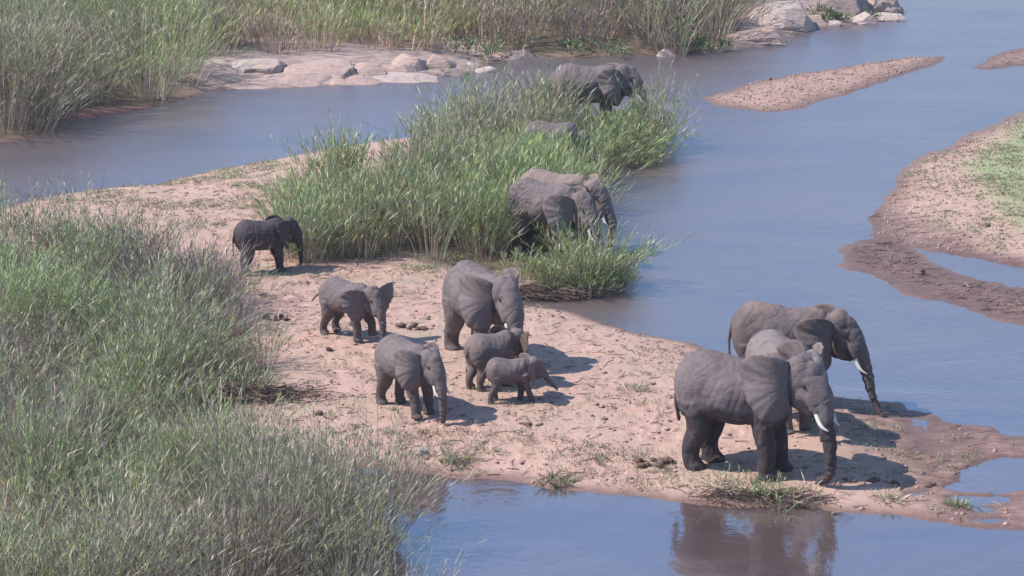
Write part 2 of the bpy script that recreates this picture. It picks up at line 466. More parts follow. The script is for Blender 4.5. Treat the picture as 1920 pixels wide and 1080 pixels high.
def plants(C, nper, height, sigma, rg, leafw=0.012, nleaf=7, leafl=(0.25, 0.5), pal=(0.65, 0.22, 0.13), lean=0.16, droop=0.8,
           stemw=0.006, palvar=0.25, hvar=0.25, plume=0.0, dry_bias=None, leaf0=0.25, gain=(1, 1, 1)):
    """C (K,2) clump centres -> verts, quads, colours of all stems and leaves"""
    K = len(C)
    hc = height(C[:, 0], C[:, 1]) * rg.uniform(1 - hvar, 1 + hvar, K)
    own = np.repeat(np.arange(K), nper)
    n = len(own)
    r = np.sqrt(rg.random(n)) * sigma * (0.7 + 0.6 * rg.random(K))[own]
    az = rg.uniform(0, 2 * pi, n)
    x = C[own, 0] + r * np.cos(az); y = C[own, 1] + r * np.sin(az)
    z = np.clip(terrain(x, y), -0.12, None) - 0.03
    h = hc[own] * rg.uniform(0.62, 1.12, n) * (1 - 0.25 * (r / sigma / 1.3) ** 2)
    for (cx, cy, cr, cf) in CLEAR:
        d = np.hypot(x - cx, (y - cy))
        h = h * (cf + (1 - cf) * sstep(cr * 0.75, cr, d))
    tilt0 = rg.uniform(-0.10, 0.10, (K, 2))[own]
    ln = lean * (r / sigma) * rg.uniform(0.4, 1.6, n)
    stray = rg.random(n) < 0.05
    ln = np.where(stray, ln + rg.uniform(0.25, 0.8, n), ln)
    lx = ln * np.cos(az) + tilt0[:, 0] + rg.normal(0, 0.05, n)
    ly = ln * np.sin(az) + tilt0[:, 1] + rg.normal(0, 0.05, n)
    k = 4
    t = np.linspace(0, 1, k)[None, :]
    cur = rg.uniform(0.2, 1.0, n)[:, None]
    P = np.empty((n, k, 3))
    f = (t * (1 - cur * 0.5) + cur * 0.9 * t * t)
    P[:, :, 0] = x[:, None] + h[:, None] * lx[:, None] * f
    P[:, :, 1] = y[:, None] + h[:, None] * ly[:, None] * f
    l2 = np.sqrt(lx ** 2 + ly ** 2)[:, None]
    P[:, :, 2] = z[:, None] + h[:, None] * (t - 0.35 * l2 * t * t)
    wa = rg.uniform(0, 2 * pi, n)
    ww = stemw * np.array([1, .85, .65, .3])[None, :]
    Wv = np.zeros((n, k, 3)); Wv[:, :, 0] = np.cos(wa)[:, None] * ww; Wv[:, :, 1] = np.sin(wa)[:, None] * ww
    V1, Q1 = ribbon(P, Wv)
    # palette per clump
    patch = fbm(C[:, 0] * 0.35, C[:, 1] * 0.25, 40, 3)
    pg = np.clip(pal[0] + (patch - 0.5) * 2.2 * palvar + rg.normal(0, 0.08, K), 0.05, 0.97)
    rest = pal[1] + pal[2] + 1e-6
    pt = (1 - pg) * pal[1] / rest
    pat2 = fbm(C[:, 0] * 0.3 + 50, C[:, 1] * 0.2, 44, 3)
    pt = np.clip(pt * (1.6 - 1.2 * pat2), 0, 1 - pg)
    cb = rg.uniform(.7, 1.35, K)
    def pick(o, extra_dry):
        u = rg.random(len(o)); g = pg[o] * (1 - extra_dry)
        tt = g + pt[o] + extra_dry * pg[o] * 0.6
        gi = GREEN[rg.integers(0, len(GREEN), len(o))]
        ti = TAN[rg.integers(0, len(TAN), len(o))]
        pi_ = PURP[rg.integers(0, len(PURP), len(o))]
        c = np.where((u < g)[:, None], gi, np.where((u < tt)[:, None], ti, pi_))
        return c * rg.uniform(0.75, 1.25, len(o))[:, None] * (0.55 + 0.85 * patch[o] * cb[o])[:, None] * np.array(gain)
    C1 = np.repeat(pick(own, np.full(n, 0.85)) * 1.15, k * 2, 0)
    # leaves
    m = n * nleaf
    so = np.repeat(np.arange(n), nleaf)
    ta = np.clip(leaf0 + (1 - leaf0) * rg.beta(1.7, 1.2, m), 0.08, 1.0)
    fi = ta * (k - 1); i0 = np.minimum(fi.astype(int), k - 2); fr = (fi - i0)[:, None]
    A = P[so, i0] * (1 - fr) + P[so, i0 + 1] * fr
    L = rg.uniform(leafl[0], leafl[1], m) * (0.6 + 0.4 * np.clip(h[so] / 1.5, 0.2, 1.3)) * (1.05 - 0.25 * ta)
    laz = rg.uniform(0, 2 * pi, m)
    op = rg.uniform(0.12, 0.60, m)
    dr = droop * rg.uniform(0.2, 1.3, m)
    s = np.array([0, 0.5, 1.0])[None, :]
    Pl = np.empty((m, 3, 3))
    hx = np.sin(op)[:, None] * s * L[:, None] * (1 + 0.4 * s)
    Pl[:, :, 0] = A[:, 0][:, None] + hx * np.cos(laz)[:, None] + lx[so][:, None] * s * L[:, None]
    Pl[:, :, 1] = A[:, 1][:, None] + hx * np.sin(laz)[:, None] + ly[so][:, None] * s * L[:, None]
    Pl[:, :, 2] = A[:, 2][:, None] + L[:, None] * (np.cos(op)[:, None] * s - (dr * np.sin(op) * 0.9)[:, None] * s * s)
    ww = leafw * np.array([0.8, 1.0, 0.12])[None, :] * rg.uniform(0.7, 1.3, m)[:, None]
    tz = rg.uniform(-0.7, 0.7, m)
    Wl = np.empty((m, 3, 3))
    Wl[:, :, 0] = (-np.sin(laz) * np.cos(tz))[:, None] * ww
    Wl[:, :, 1] = (np.cos(laz) * np.cos(tz))[:, None] * ww
    Wl[:, :, 2] = np.sin(tz)[:, None] * ww
    V2, Q2 = ribbon(Pl, Wl)
    C2 = np.repeat(pick(own[so], np.clip(0.75 - ta * 0.95, 0, 0.7)), 6, 0)
    Vs, Qs, Cs = [V1, V2], [Q1, Q2 + len(V1)], [C1, C2]
    if plume > 0:
        sel = np.where(rg.random(n) < plume)[0]
        q = len(sel)
        if q:
            tip = P[sel, -1]
            Pp = np.stack([tip, tip + np.c_[rg.normal(0, .03, q), rg.normal(0, .03, q), np.full(q, .14)], tip + np.c_[rg.normal(0, .07, q), rg.normal(0, .07, q), np.full(q, .28)]], 1)
            ww = np.array([0.008, 0.022, 0.004])[None, :] * np.ones((q, 1))
            a2 = rg.uniform(0, 2 * pi, q)
            Wp = np.zeros((q, 3, 3)); Wp[:, :, 0] = np.cos(a2)[:, None] * ww; Wp[:, :, 1] = np.sin(a2)[:, None] * ww
            V3, Q3 = ribbon(Pp, Wp)
            Qs.append(Q3 + len(V1) + len(V2)); Vs.append(V3)
            Cs.append(np.tile(np.array([[0.42, 0.35, 0.28]]), (len(V3), 1)))
    return np.concatenate(Vs), np.concatenate(Qs), np.concatenate(Cs)

def hfun(base, sc=0.35, amp=0.35, seed=60, extra=None):
    def f(x, y):
        v = base * (1 + amp * (2 * sstep(.28, .72, fbm(x * sc, y * sc, seed, 3)) - 1))
        return v if extra is None else v * extra(x, y)
    return f

# ------------------------------------------------------------------ elephants
def catmull(pts, per=5):
    P = [np.array(p, float) for p in pts]
    P = [2 * P[0] - P[1]] + P + [2 * P[-1] - P[-2]]
    out = []
    for i in range(1, len(P) - 2):
        for s in range(per):
            t = s / per
            a, b_, c, d = P[i - 1], P[i], P[i + 1], P[i + 2]
            out.append(0.5 * ((2 * b_) + (-a + c) * t + (2 * a - 5 * b_ + 4 * c - d) * t * t + (-a + 3 * b_ - 3 * c + d) * t ** 3))
    out.append(P[-2])
    return out

def add_tube(bm, pts, radii, seg=14, smooth=True, per=4, flat=1.0, M=None):
    """pts 3-vectors, radii floats; a closed tube with rounded ends"""
    if smooth:
        q = catmull([(*p, r) for p, r in zip(pts, radii)], per)
        pts = [Vector(v[:3]) for v in q]; radii = [max(v[3], 0.002) for v in q]
    else:
        pts = [Vector(p) for p in pts]
    n = len(pts)
    up = None; rings = []
    for i in range(n):
        t = (pts[min(i + 1, n - 1)] - pts[max(i - 1, 0)]).normalized()
        if up is None:
            up = Vector((0, 1, 0)) if abs(t.y) < 0.9 else Vector((1, 0, 0))
        a = (up - t * up.dot(t)).normalized(); up = a
        b_ = t.cross(a)
        ring = []
        for k in range(seg):
            an = 2 * pi * k / seg
            p = pts[i] + (a * cos(an) * flat + b_ * sin(an)) * radii[i]
            ring.append(bm.verts.new(M @ p if M else p))
        rings.append(ring)
    for i in range(n - 1):
        for k in range(seg):
            bm.faces.new((rings[i][k], rings[i][(k + 1) % seg], rings[i + 1][(k + 1) % seg], rings[i + 1][k]))
    for ring, s, i in ((rings[0], -1, 0), (rings[-1], 1, n - 1)):
        t = (pts[min(i + 1, n - 1)] - pts[max(i - 1, 0)]).normalized()
        p = pts[i] + t * s * radii[i] * 0.45
        c = bm.verts.new(M @ p if M else p)
        for k in range(seg):
            f = (ring[k], ring[(k + 1) % seg], c)
            bm.faces.new(f[::-1] if s < 0 else f)

def add_ell(bm, c, r, M=None, rot=None):
    mt = Matrix.Translation(Vector(c))
    if rot is not None: mt = mt @ rot
    mt = mt @ Matrix.Diagonal((*r, 1))
    if M is not None: mt = M @ mt
    bmesh.ops.create_icosphere(bm, subdivisions=3, radius=1.0, matrix=mt)

def add_loft(bm, st, seg=24):
    """stations (x, ztop, zbot, halfwidth)"""
    q = catmull(st, 3)
    rings = []
    for x, zt, zb, w in q:
        zc = (zt + zb) / 2; hz = (zt - zb) / 2
        ring = []
        for k in range(seg):
            an = 2 * pi * k / seg
            c_, s_ = cos(an), sin(an)
            e = 0.88
            yy = w * math.copysign(abs(c_) ** e, c_); zz = hz * math.copysign(abs(s_) ** e, s_)
            if zz > 0: yy *= 1 - 0.30 * (zz / hz) ** 2
            ring.append(bm.verts.new((x, yy, zc + zz)))
        rings.append(ring)
    for i in range(len(rings) - 1):
        for k in range(seg):
            bm.faces.new((rings[i][k], rings[i][(k + 1) % seg], rings[i + 1][(k + 1) % seg], rings[i + 1][k]))
    bm.faces.new(rings[0][::-1]); bm.faces.new(rings[-1])

TRUNKS = {
    'down': [((.385, 0, -.33), .075), ((.40, 0, -.46), .062), ((.405, 0, -.60), .05), ((.40, 0, -.70), .042), ((.385, 0, -.76), .034)],
    'curl_in': [((.40, 0, -.34), .076), ((.435, 0, -.47), .066), ((.455, 0, -.60), .056), ((.45, 0, -.70), .048), ((.40, 0, -.765), .042), ((.335, 0, -.785), .036)],
    'forward': [((.41, 0, -.27), .07), ((.49, 0, -.37), .056), ((.57, 0, -.46), .044), ((.64, 0, -.53), .034), ((.67, 0, -.58), .028)],
    'mouth': [((.40, 0, -.28), .08), ((.43, 0, -.38), .068), ((.41, 0, -.46), .058), ((.34, 0, -.47), .05), ((.27, 0, -.40), .042), ((.24, 0, -.33), .034)],
    'reach': [((.43, 0, -.24), .078), ((.54, 0, -.31), .065), ((.65, 0, -.40), .052), ((.74, 0, -.46), .042), ((.80, 0, -.50), .034)],
    'out_down': [((.40, 0, -.31), .078), ((.445, 0, -.43), .066), ((.485, 0, -.56), .055), ((.53, 0, -.68), .044), ((.575, 0, -.76), .035), ((.62, 0, -.80), .032)],
    'hook': [((.40, 0, -.31), .078), ((.415, 0, -.42), .068), ((.41, 0, -.53), .058), ((.38, 0, -.62), .048), ((.33, 0, -.65), .04)],
}
EAR_OUT = [(0, .15), (.04, .195), (.13, .225), (.24, .22), (.325, .18), (.365, .11), (.35, .03), (.31, -.05), (.262, -.125), (.215, -.19),
           (.165, -.26), (.105, -.325), (.04, -.335), (-.005, -.275), (-.005, -.20), (0, -.13)]

def build_ear(bm, M, side, flare, scale=1.0, seed=0, cup=0.0, ear_z=-.03):
    """a thin, closed, folded fan rooted on the side of the head"""
    n = len(EAR_OUT); K = 8
    q = catmull([(u, v, 0) for u, v in EAR_OUT], 3)
    att = []
    for i in range(len(q)):
        t = i / (len(q) - 1)
        att.append((0.0, .125 - .25 * t))
    cf, sf = cos(flare), sin(flare)
    grids = []
    for lay in (0, 1):
        g = []
        for i, (u, v, _) in enumerate(q):
            row = []
            for k in range(K + 1):
                s = k / K
                uu = (att[i][0] * (1 - s) + u * s) * scale
                vv = (att[i][1] * (1 - s) + v * s) * scale
                th_ = 0.013 * (1 - 0.75 * s ** 3)
                ang_ = math.atan2(vv, uu + .02)
                fold = (0.009 * sin(ang_ * 9 + seed) + .009 * sin(ang_ * 21 + seed * 1.7)) * s * (.5 + .5 * s) + 0.012 * s ** 4 * sin(ang_ * 5 + seed)
                curl = 0.03 * sin(min(uu / .35, 1) * pi) - cup * uu * uu * 2.2 
                off = fold + curl + (th_ if lay else -th_)
                x = -uu * cf + off * sf * 1.0
                y = uu * sf + off * cf + 0.085 * (1 - math.exp(-max(uu, 0) / .05)) + .065 * min(1, max(0, .06 - vv) / .22) * min(1, max(uu, 0) / .07 + .15) * cf
                row.append(bm.verts.new(M @ Vector((.085 + x, side * (.125 + y), ear_z + vv * .96))))
            g.append(row)
        grids.append(g)
    a, b_ = grids
    m = len(q)
    def fc(*v):
        try: bm.faces.new(v)
        except ValueError: pass
    for i in range(m - 1):
        for k in range(K):
            fc(a[i][k], a[i + 1][k], a[i + 1][k + 1], a[i][k + 1])
            fc(b_[i][k + 1], b_[i + 1][k + 1], b_[i + 1][k], b_[i][k])
        fc(a[i][K], a[i + 1][K], b_[i + 1][K], b_[i][K])
    for k in range(K):
        fc(a[0][k], a[0][k + 1], b_[0][k + 1], b_[0][k])
        fc(a[-1][k + 1], a[-1][k], b_[-1][k], b_[-1][k + 1])

def skin_mat(name, base, dust, wet_line, wet_col=(0.062, 0.048, 0.050), dust_amt=0.5, back=None, warm=None, wet_amt=.5):
    """hide; wet_line = height (m) up to which the river has soaked and muddied it"""
    m, nt, b = mat(name)
    tc = N(nt, "ShaderNodeTexCoord"); o = tc.outputs['Object']
    sp = N(nt, "ShaderNodeSeparateXYZ"); nt.links.new(o, sp.inputs[0])
    n1 = noise_tex(nt, o, 2.0, 5, 0.6); n2 = noise_tex(nt, o, 9, 5, 0.6)
    col = mixc(nt, ramp(nt, n1, [(0.35, (0, 0, 0)), (0.68, (1, 1, 1))]), base, tuple(c * 0.80 for c in base))
    col = mixc(nt, mth(nt, 'MULTIPLY', ramp(nt, n2, [(0.40, (0, 0, 0)), (0.66, (1, 1, 1))]), dust_amt), col, dust)
    if back is not None:
        f = ramp(nt, mth(nt, 'ADD', sp.outputs['Z'], mth(nt, 'MULTIPLY', mth(nt, 'SUBTRACT', n1, 0.5), 0.5)), [(0.0, (0, 0, 0)), (1, (1, 1, 1))])
        mr = N(nt, "ShaderNodeMapRange"); nt.links.new(mth(nt, 'ADD', sp.outputs['Z'], mth(nt, 'MULTIPLY', mth(nt, 'SUBTRACT', n1, 0.5), 0.5)), mr.inputs[0])
        mr.inputs[1].default_value = back[1]; mr.inputs[2].default_value = back[1] + 0.25
        col = mixc(nt, mth(nt, 'MULTIPLY', mr.outputs[0], 0.8), col, back[0])
    if wet_line > 0:
        mr = N(nt, "ShaderNodeMapRange")
        nt.links.new(mth(nt, 'ADD', sp.outputs['Z'], mth(nt, 'MULTIPLY', mth(nt, 'SUBTRACT', n1, 0.5), 0.9)), mr.inputs[0])
        mr.inputs[1].default_value = wet_line + 0.10; mr.inputs[2].default_value = wet_line - 0.10
        col = mixc(nt, mth(nt, 'MULTIPLY', mr.outputs[0], wet_amt), col, wet_col)
    # pale scuffs of dry mud
    n3 = noise_tex(nt, mapping(nt, o, (1, 1, 0.5)), 5, 4, 0.7, 0.8)
    col = mixc(nt, mth(nt, 'MULTIPLY', ramp(nt, n3, [(0.54, (0, 0, 0)), (0.66, (1, 1, 1))]), 0.45), col, warm or (0.21, 0.155, 0.135))
    nt.links.new(col, b.inputs['Base Color'])
    b.inputs['Roughness'].default_value = 0.82; b.inputs['Specular IOR Level'].default_value = 0.25
    wv = mixc(nt, 0.12, o, N(nt, "ShaderNodeTexNoise", ).outputs['Color'])
    v = N(nt, "ShaderNodeTexVoronoi"); v.feature = 'DISTANCE_TO_EDGE'; v.inputs['Scale'].default_value = 11
    nt.links.new(mapping(nt, wv, (1.0, 1.0, 2.0), (0, R(25), 0)), v.inputs['Vector'])
    vr = ramp(nt, v.outputs['Distance'], [(0.0, (0, 0, 0)), (0.12, (1, 1, 1))])
    bn = bump(nt, vr, 0.32, 0.012)
    ridg = noise_tex(nt, mapping(nt, o, (1.6, 1.6, 7.0), (0, R(32), 0)), 2.6, 5, 0.6, 0.6)
    bn = bump(nt, mth(nt, 'MULTIPLY', ridg, n1), 0.6, 0.04, bn)
    bn = bump(nt, noise_tex(nt, o, 24, 3), 0.1, 0.004, bn)
    nt.links.new(bn, b.inputs['Normal'])
    return m

ivory, nt_, b_ = mat('ivory')
b_.inputs['Base Color'].default_value = (0.74, 0.68, 0.58, 1); b_.inputs['Roughness'].default_value = 0.4
nt_.links.new(ramp(nt_, noise_tex(nt_, None, 6, 3), [(0.3, (0.78, 0.73, 0.66)), (0.7, (0.60, 0.52, 0.42))]), b_.inputs['Base Color'])
eye_m, _n, b_ = mat('dark_eye')
b_.inputs['Base Color'].default_value = (0.015, 0.01, 0.01, 1); b_.inputs['Roughness'].default_value = 0.15

FEET = {'FL': (.285, .125), 'FR': (.285, -.125), 'RL': (-.375, .115), 'RR': (-.375, -.115)}

def make_elephant(name, px, py, H, yaw, skin, label, head=(0, 0, 0), trunk='down', ears=(18, 18), tusk=0.0, legs=None, ln=.94, front=.0, ear_mat=None, ear_z=-.03,
                  tail=None, trunk_yaw=0, fat=1.0, z=None, leglen=1.0, tusks=(1, 1), age=1.0, ear_scale=1.0, trunk_pts=None, cup=0.0):
    """yaw 0 faces right (+X), negative turns towards the camera. head = (yaw, pitch, dz)"""
    x, y, gz = gt(px, py)
    root = bpy.data.objects.new('elephant', None)
    root.empty_display_size = 0.3
    COL.objects.link(root)
    root.location = (x, y, (gz if z is None else z) - 0.02)
    root.rotation_euler = (0, 0, R(yaw))
    root.scale = (1, 1, 1)
    tag(root, label, 'elephant', 'elephants of the herd')
    bm = bmesh.new()
    f = fat
    sad = 0.0
    add_loft(bm, [(-.565, .78, .64, .06), (-.545, .86, .54, .15), (-.47, .935, .455, .215 * f), (-.34, .985, .44 , .25 * f), (-.17, .965, .415, .272 * f),
                  (0.0, .935, .405, .275 * f), (.15, .945 + front * .5, .415, .235 * f), (.28, .965 + front, .43, .19 * f), (.38, .94 + front, .50, .145), (.45, .87 + front, .58, .09)])
    # hips, shoulders
    for s in (1, -1):
        add_ell(bm, (-.35, s * .13, .66), (.19, .125, .27))
        add_ell(bm, (.245, s * .115, .66), (.14, .10, .25))
    legs = legs or {}
    lg = 1.0 if H > 2.2 else .90
    for k, (fx, fy) in FEET.items():
        dx, lift = legs.get(k, (0, 0))
        s = 1 if fy > 0 else -1
        if k[0] == 'R':
            top = Vector((fx + .02, s * .125, .60)); knee = Vector((fx + .05 + dx * .42, s * .125, .375 + lift * .4))
            hock = Vector((fx - .015 + dx * .80 - lift * .25, fy, .19 + lift * .75)); ank = Vector((fx - .01 + dx, fy, .065 + lift)); ft = Vector((fx + .015 + dx + lift * .1, fy, .018 + lift))
            add_tube(bm, [top, knee, hock, ank, ft], [.150, .114, .080 * lg, .078 * lg, .092 * lg], per=5)
        else:
            top = Vector((fx - .02, s * .14, .64)); elb = Vector((fx - .03 + dx * .36, s * .135, .41 + lift * .2))
            wr = Vector((fx + dx * .66 + lift * .45, fy, .225 + lift * .55)); ank = Vector((fx - .005 + dx, fy, .065 + lift)); ft = Vector((fx + .012 + dx, fy, .018 + lift))
            add_tube(bm, [top, elb, wr, ank, ft], [.128, .098, .081 * lg, .077 * lg, .091 * lg], per=5)
        c = ft
        add_ell(bm, (c.x + .02, c.y, c.z + .012), (.085 * lg, .078 * lg, .035))
    # tail
    tl = tail or [(-.60, 0, .62), (-.60, 0, .48), (-.595, 0, .36)]
    add_tube(bm, [(-.52, 0, .84), (-.565, 0, .76)] + tl, [.035, .03] + [.022, .018, .024][:len(tl)] + [.02] * max(0, len(tl) - 3), seg=8)
    # head
    hy, hp, hdz = head
    piv = Vector((.415, 0, .765 + hdz))
    Mh = Matrix.Translation(piv) @ Matrix.Rotation(R(hy), 4, 'Z') @ Matrix.Rotation(R(hp), 4, 'Y')
    hs = age
    Mh = Mh @ Matrix.Scale(hs, 4)
    Mt = Matrix.Translation(piv) @ Matrix.Rotation(R(hy + trunk_yaw), 4, 'Z') @ Matrix.Scale(hs, 4)
    add_tube(bm, [Vector((.20, 0, .735)), Vector((.34, 0, .745 + hdz * .5)), Mh @ Vector((.06, 0, -.01))], [.195, .18, .155], seg=18, flat=.78)
    add_ell(bm, (.12, 0, .035), (.165, .14, .165), Mh)
    for s in (1, -1):
        add_ell(bm, (.12, s * .045, .065), (.13, .095, .15), Mh)
        add_tube(bm, [(.18, s * .07, -.06), (.27, s * .078, -.14), (.325, s * .082, -.225)], [.06, .052, .040], M=Mh, seg=10)
        add_ell(bm, (.225, s * .085, .025), (.05, .035, .035), Mh)
    add_ell(bm, (.215, 0, .045), (.105, .105, .13), Mh)
    add_ell(bm, (.155, 0, -.095), (.145, .118, .135), Mh)
    add_tube(bm, [(.10, 0, -.15), (.19, 0, -.215), (.275, 0, -.275)], [.095, .07, .03], M=Mh, seg=12)
    tp = trunk_pts or TRUNKS[trunk]
    base = [(Mt.inverted() @ (Mh @ Vector(p)), r) for p, r in (((.20, 0, .05), .11), ((.285, 0, -.05), .105), ((.34, 0, -.16), .095))]
    # a nod of the head carries the upper trunk with it
    sh = base[-1][0] - Vector((.34, 0, -.16))
    pts = [p for p, r in base]; rad = [r for p, r in base]
    nT = len(tp)
    for i, (p, r) in enumerate(tp):
        wgt = 1 - (i + 1) / nT
        pts.append(Vector(p) + Vector((sh.x, 0, sh.z * wgt * 0.6))); rad.append(r)
    add_tube(bm, pts, rad, seg=14, M=Mt, per=6)
    S = H
    bmesh.ops.scale(bm, vec=(S * ln, S, S), verts=bm.verts)
    bmesh.ops.recalc_face_normals(bm, faces=bm.faces)
    tmp = bpy.data.meshes.new('tmp'); bm.to_mesh(tmp); bm.free()
    to = bpy.data.objects.new('tmp', tmp); COL.objects.link(to)
    rm = to.modifiers.new('r', 'REMESH'); rm.mode = 'VOXEL'; rm.voxel_size = max(0.0115 * S, 0.016)
    sm = to.modifiers.new('s', 'SMOOTH'); sm.factor = 0.5; sm.iterations = 5
    dg = bpy.context.evaluated_depsgraph_get()
    bmf = bmesh.new(); bmf.from_object(to, dg)
    bpy.data.objects.remove(to); bpy.data.meshes.remove(tmp)
    # gentle folds of loose skin
    for v in bmf.verts:
        c = v.co
        q = Vector((c.x * 2.2 + px, c.y * 2.2, c.z * 1.1))
        amp = 1.0 if H > 1.8 else .6
        w = 1 - min(1, abs(mnoise.noise(Vector((c.x * 4.2 - c.z * 2.6 + px, c.y * 3.0, c.z * 1.5 + c.x * .9)))) * 3.2)
        w2 = 1 - min(1, abs(mnoise.noise(Vector((c.x * 1.6 + py, c.y * 3.0, c.z * 5.5)))) * 3.5)
        low = 1.0 if c.z < .5 * S else .35
        v.co += v.normal * amp * (0.030 * mnoise.noise(q * 1.6) - 0.016 * w * w - 0.009 * w2 * w2 * low)
    # rings round the trunk
    Mo = Matrix.Diagonal((S * ln, S, S, 1)) @ Mt
    line = [Mo @ Vector(p) for p in catmull([tuple(p) for p in pts], 4)]
    rl = [r[0] * S for r in catmull([(r,) for r in rad], 4)]
    cum = [0.0]
    for a_, b2 in zip(line, line[1:]): cum.append(cum[-1] + (b2 - a_).length)
    LP = np.array([tuple(p) for p in line]); cumA = np.array(cum)
    sub = [v for v in bmf.verts if v.co.x > LP[8, 0] - .3 * S and v.co.z < .9 * S and v.co.x > .28 * S]
    if sub:
        VP = np.array([tuple(v.co) for v in sub])
        dd = np.linalg.norm(VP[:, None, :] - LP[None, 10:, :], axis=2)
        ii = dd.argmin(1); dm = dd.min(1); rr_ = np.array(rl)[10:][ii]
        for v, i_, dist_, r_ in zip(sub, ii, dm, rr_):
            if dist_ < r_ * 1.5:
                s_ = cumA[10 + i_]
                v.co -= v.normal * .007 * S / 2.3 * (1 + sin(s_ * 2 * pi / (.085 * S / 2.3 + .03)))
    # ears join the same mesh
    eb = bmesh.new()
    build_ear(eb, Mh, 1, R(ears[0]), seed=px * .1, scale=ear_scale, cup=cup, ear_z=ear_z)
    build_ear(eb, Mh, -1, R(ears[1]), seed=px * .13, scale=ear_scale, cup=cup, ear_z=ear_z)
    # hair at the tail's end
    bmesh.ops.scale(eb, vec=(S * ln, S, S), verts=eb.verts)
    bmesh.ops.recalc_face_normals(eb, faces=eb.faces)
    em = bpy.data.meshes.new('ears'); eb.to_mesh(em); eb.free()
    n0 = len(bmf.faces)
    bmf.from_mesh(em); bpy.data.meshes.remove(em)
    if ear_mat:
        bmf.faces.ensure_lookup_table()
        for f_ in bmf.faces[n0:]: f_.material_index = 1
    me = bpy.data.meshes.new('body'); bmf.to_mesh(me); bmf.free()
    body = link_mesh('body', me, skin, root, smooth=True)
    if ear_mat: me.materials.append(ear_mat)
    for s, on in ((1, tusks[0]), (-1, tusks[1])):
        if tusk > 0 and on:
            tb = bmesh.new()
            L = tusk
            add_tube(tb, [(.315, s * .082, -.205), (.335 + L * .12, s * (.085 + L * .05), -.225 - L * .40), (.345 + L * .36, s * (.085 + L * .12), -.225 - L * .76), (.35 + L * .72, s * (.08 + L * .08), -.225 - L * .98)],
                     [.022, .020, .015, .005], seg=10, M=Mh)
            bmesh.ops.scale(tb, vec=(S * ln, S, S), verts=tb.verts)
            tm = bpy.data.meshes.new('tusk'); tb.to_mesh(tm); tb.free()
            link_mesh('tusk', tm, ivory, root, smooth=True)
        ebm = bmesh.new()
        add_ell(ebm, (.225, s * .113, -.015), (.016, .012, .014), Mh)
        bmesh.ops.scale(ebm, vec=(S * ln, S, S), verts=ebm.verts)
        e2 = bpy.data.meshes.new('eye'); ebm.to_mesh(e2); ebm.free()
        link_mesh('eye', e2, eye_m, root, smooth=True)
    return root

G = (0.145, 0.114, 0.114); D = (0.20, 0.158, 0.15)
hide_a = skin_mat('hide_wet_below', (0.140, 0.110, 0.112), (0.19, 0.15, 0.145), 1.42, wet_amt=.9, wet_col=(.045, .035, .037))
hide_b = skin_mat('hide_dusty', (0.158, 0.125, 0.125), (0.21, 0.168, 0.16), 0.5)
hide_c = skin_mat('hide_red_backed', (0.118, 0.093, 0.092), (0.16, 0.126, 0.12), 0.5, back=((0.24, 0.165, 0.135), 2.05), warm=(.17, .13, .115))
hide_d = skin_mat('hide_shaded_dark', (0.075, 0.058, 0.062), (0.10, 0.078, 0.08), 0.7, dust_amt=0.3, warm=(0.09, 0.07, 0.07))  # darker overall: shade on this elephant's near side is put into the hide colour
hide_e = skin_mat('hide_brown', (0.17, 0.13, 0.122), (0.225, 0.17, 0.145), 0.35)

ear_brown = skin_mat('ear_back_brown', (0.12, 0.083, 0.064), (0.15, 0.108, 0.085), 0, warm=(.14, .1, .08))
make_elephant('front', 1386, 880, 2.55, -22, hide_a, 'largest elephant, dark wet belly and legs, standing broadside nearest the water at the lower right', head=(-14, -2, .05), front=.025,
              trunk='curl_in', ears=(12, 13), tusk=.13, ear_z=.01, legs={'RR': (-.01, 0), 'RL': (.09, 0), 'FR': (.0, 0), 'FL': (.05, 0)}, fat=1.08, trunk_yaw=-4,
              tail=[(-.575, 0, .62), (-.57, 0, .48), (-.55, 0, .36)], ear_scale=1.08)
hide_pale = skin_mat('hide_sunlit_pale', (0.195, 0.157, 0.157), (0.26, 0.215, 0.205), 0.5)  # paler overall: sunlight on this elephant's back is put into the hide colour
make_elephant('between', 1466, 794, 2.02, -66, hide_pale, 'grey elephant mostly hidden between the big front elephant and the red-backed one', head=(10, 4, -.02), trunk='down',
              ears=(24, 16), tusk=.24, legs={'FR': (.06, 0), 'RL': (.05, 0)})
make_elephant('rear', 1472, 750, 2.30, -17, hide_c, 'big elephant with reddish dusty back, trunk reaching down to the river edge', head=(-4, 0, -.02), trunk='out_down', ears=(8, 22),
              tusk=.15, legs={'FR': (.12, 0), 'FL': (.02, 0), 'RR': (-.05, 0), 'RL': (.05, 0)}, fat=1.02)
make_elephant('mother', 903, 672, 2.26, -62, hide_b, 'tall elephant with one white tusk showing, striding behind the two calves on the sand', head=(2, 2, .04), trunk='down', ears=(0, 18),
              tusk=.24, tusks=(0, 1), legs={'RR': (-.10, 0), 'RL': (.10, 0), 'FR': (.04, 0), 'FL': (-.04, 0)}, ear_scale=1.05)
make_elephant('youngster', 925, 724, 1.32, 36, hide_e, 'young elephant with brown ear spread, walking between the tall one and the smallest calf', head=(12, 10, .0), trunk='down', ears=(10, 46), ear_scale=1.1, ear_mat=ear_brown,
              legs={'RR': (.02, 0), 'RL': (-.06, 0.03), 'FR': (-.10, 0), 'FL': (.08, 0)}, fat=1.1, age=1.02)
make_elephant('calf', 958, 752, 1.05, 10, hide_b, 'smallest calf, walking with its trunk held out in front', head=(4, 2, 0.0), trunk='forward', ears=(60, 48),
              legs={'RR': (-.10, 0), 'RL': (.06, 0), 'FR': (.16, 0), 'FL': (-.04, 0)}, tail=[(-.62, 0, .66), (-.66, 0, .56), (-.62, 0, .48), (-.56, 0, .46)], age=1.0, fat=1.02)
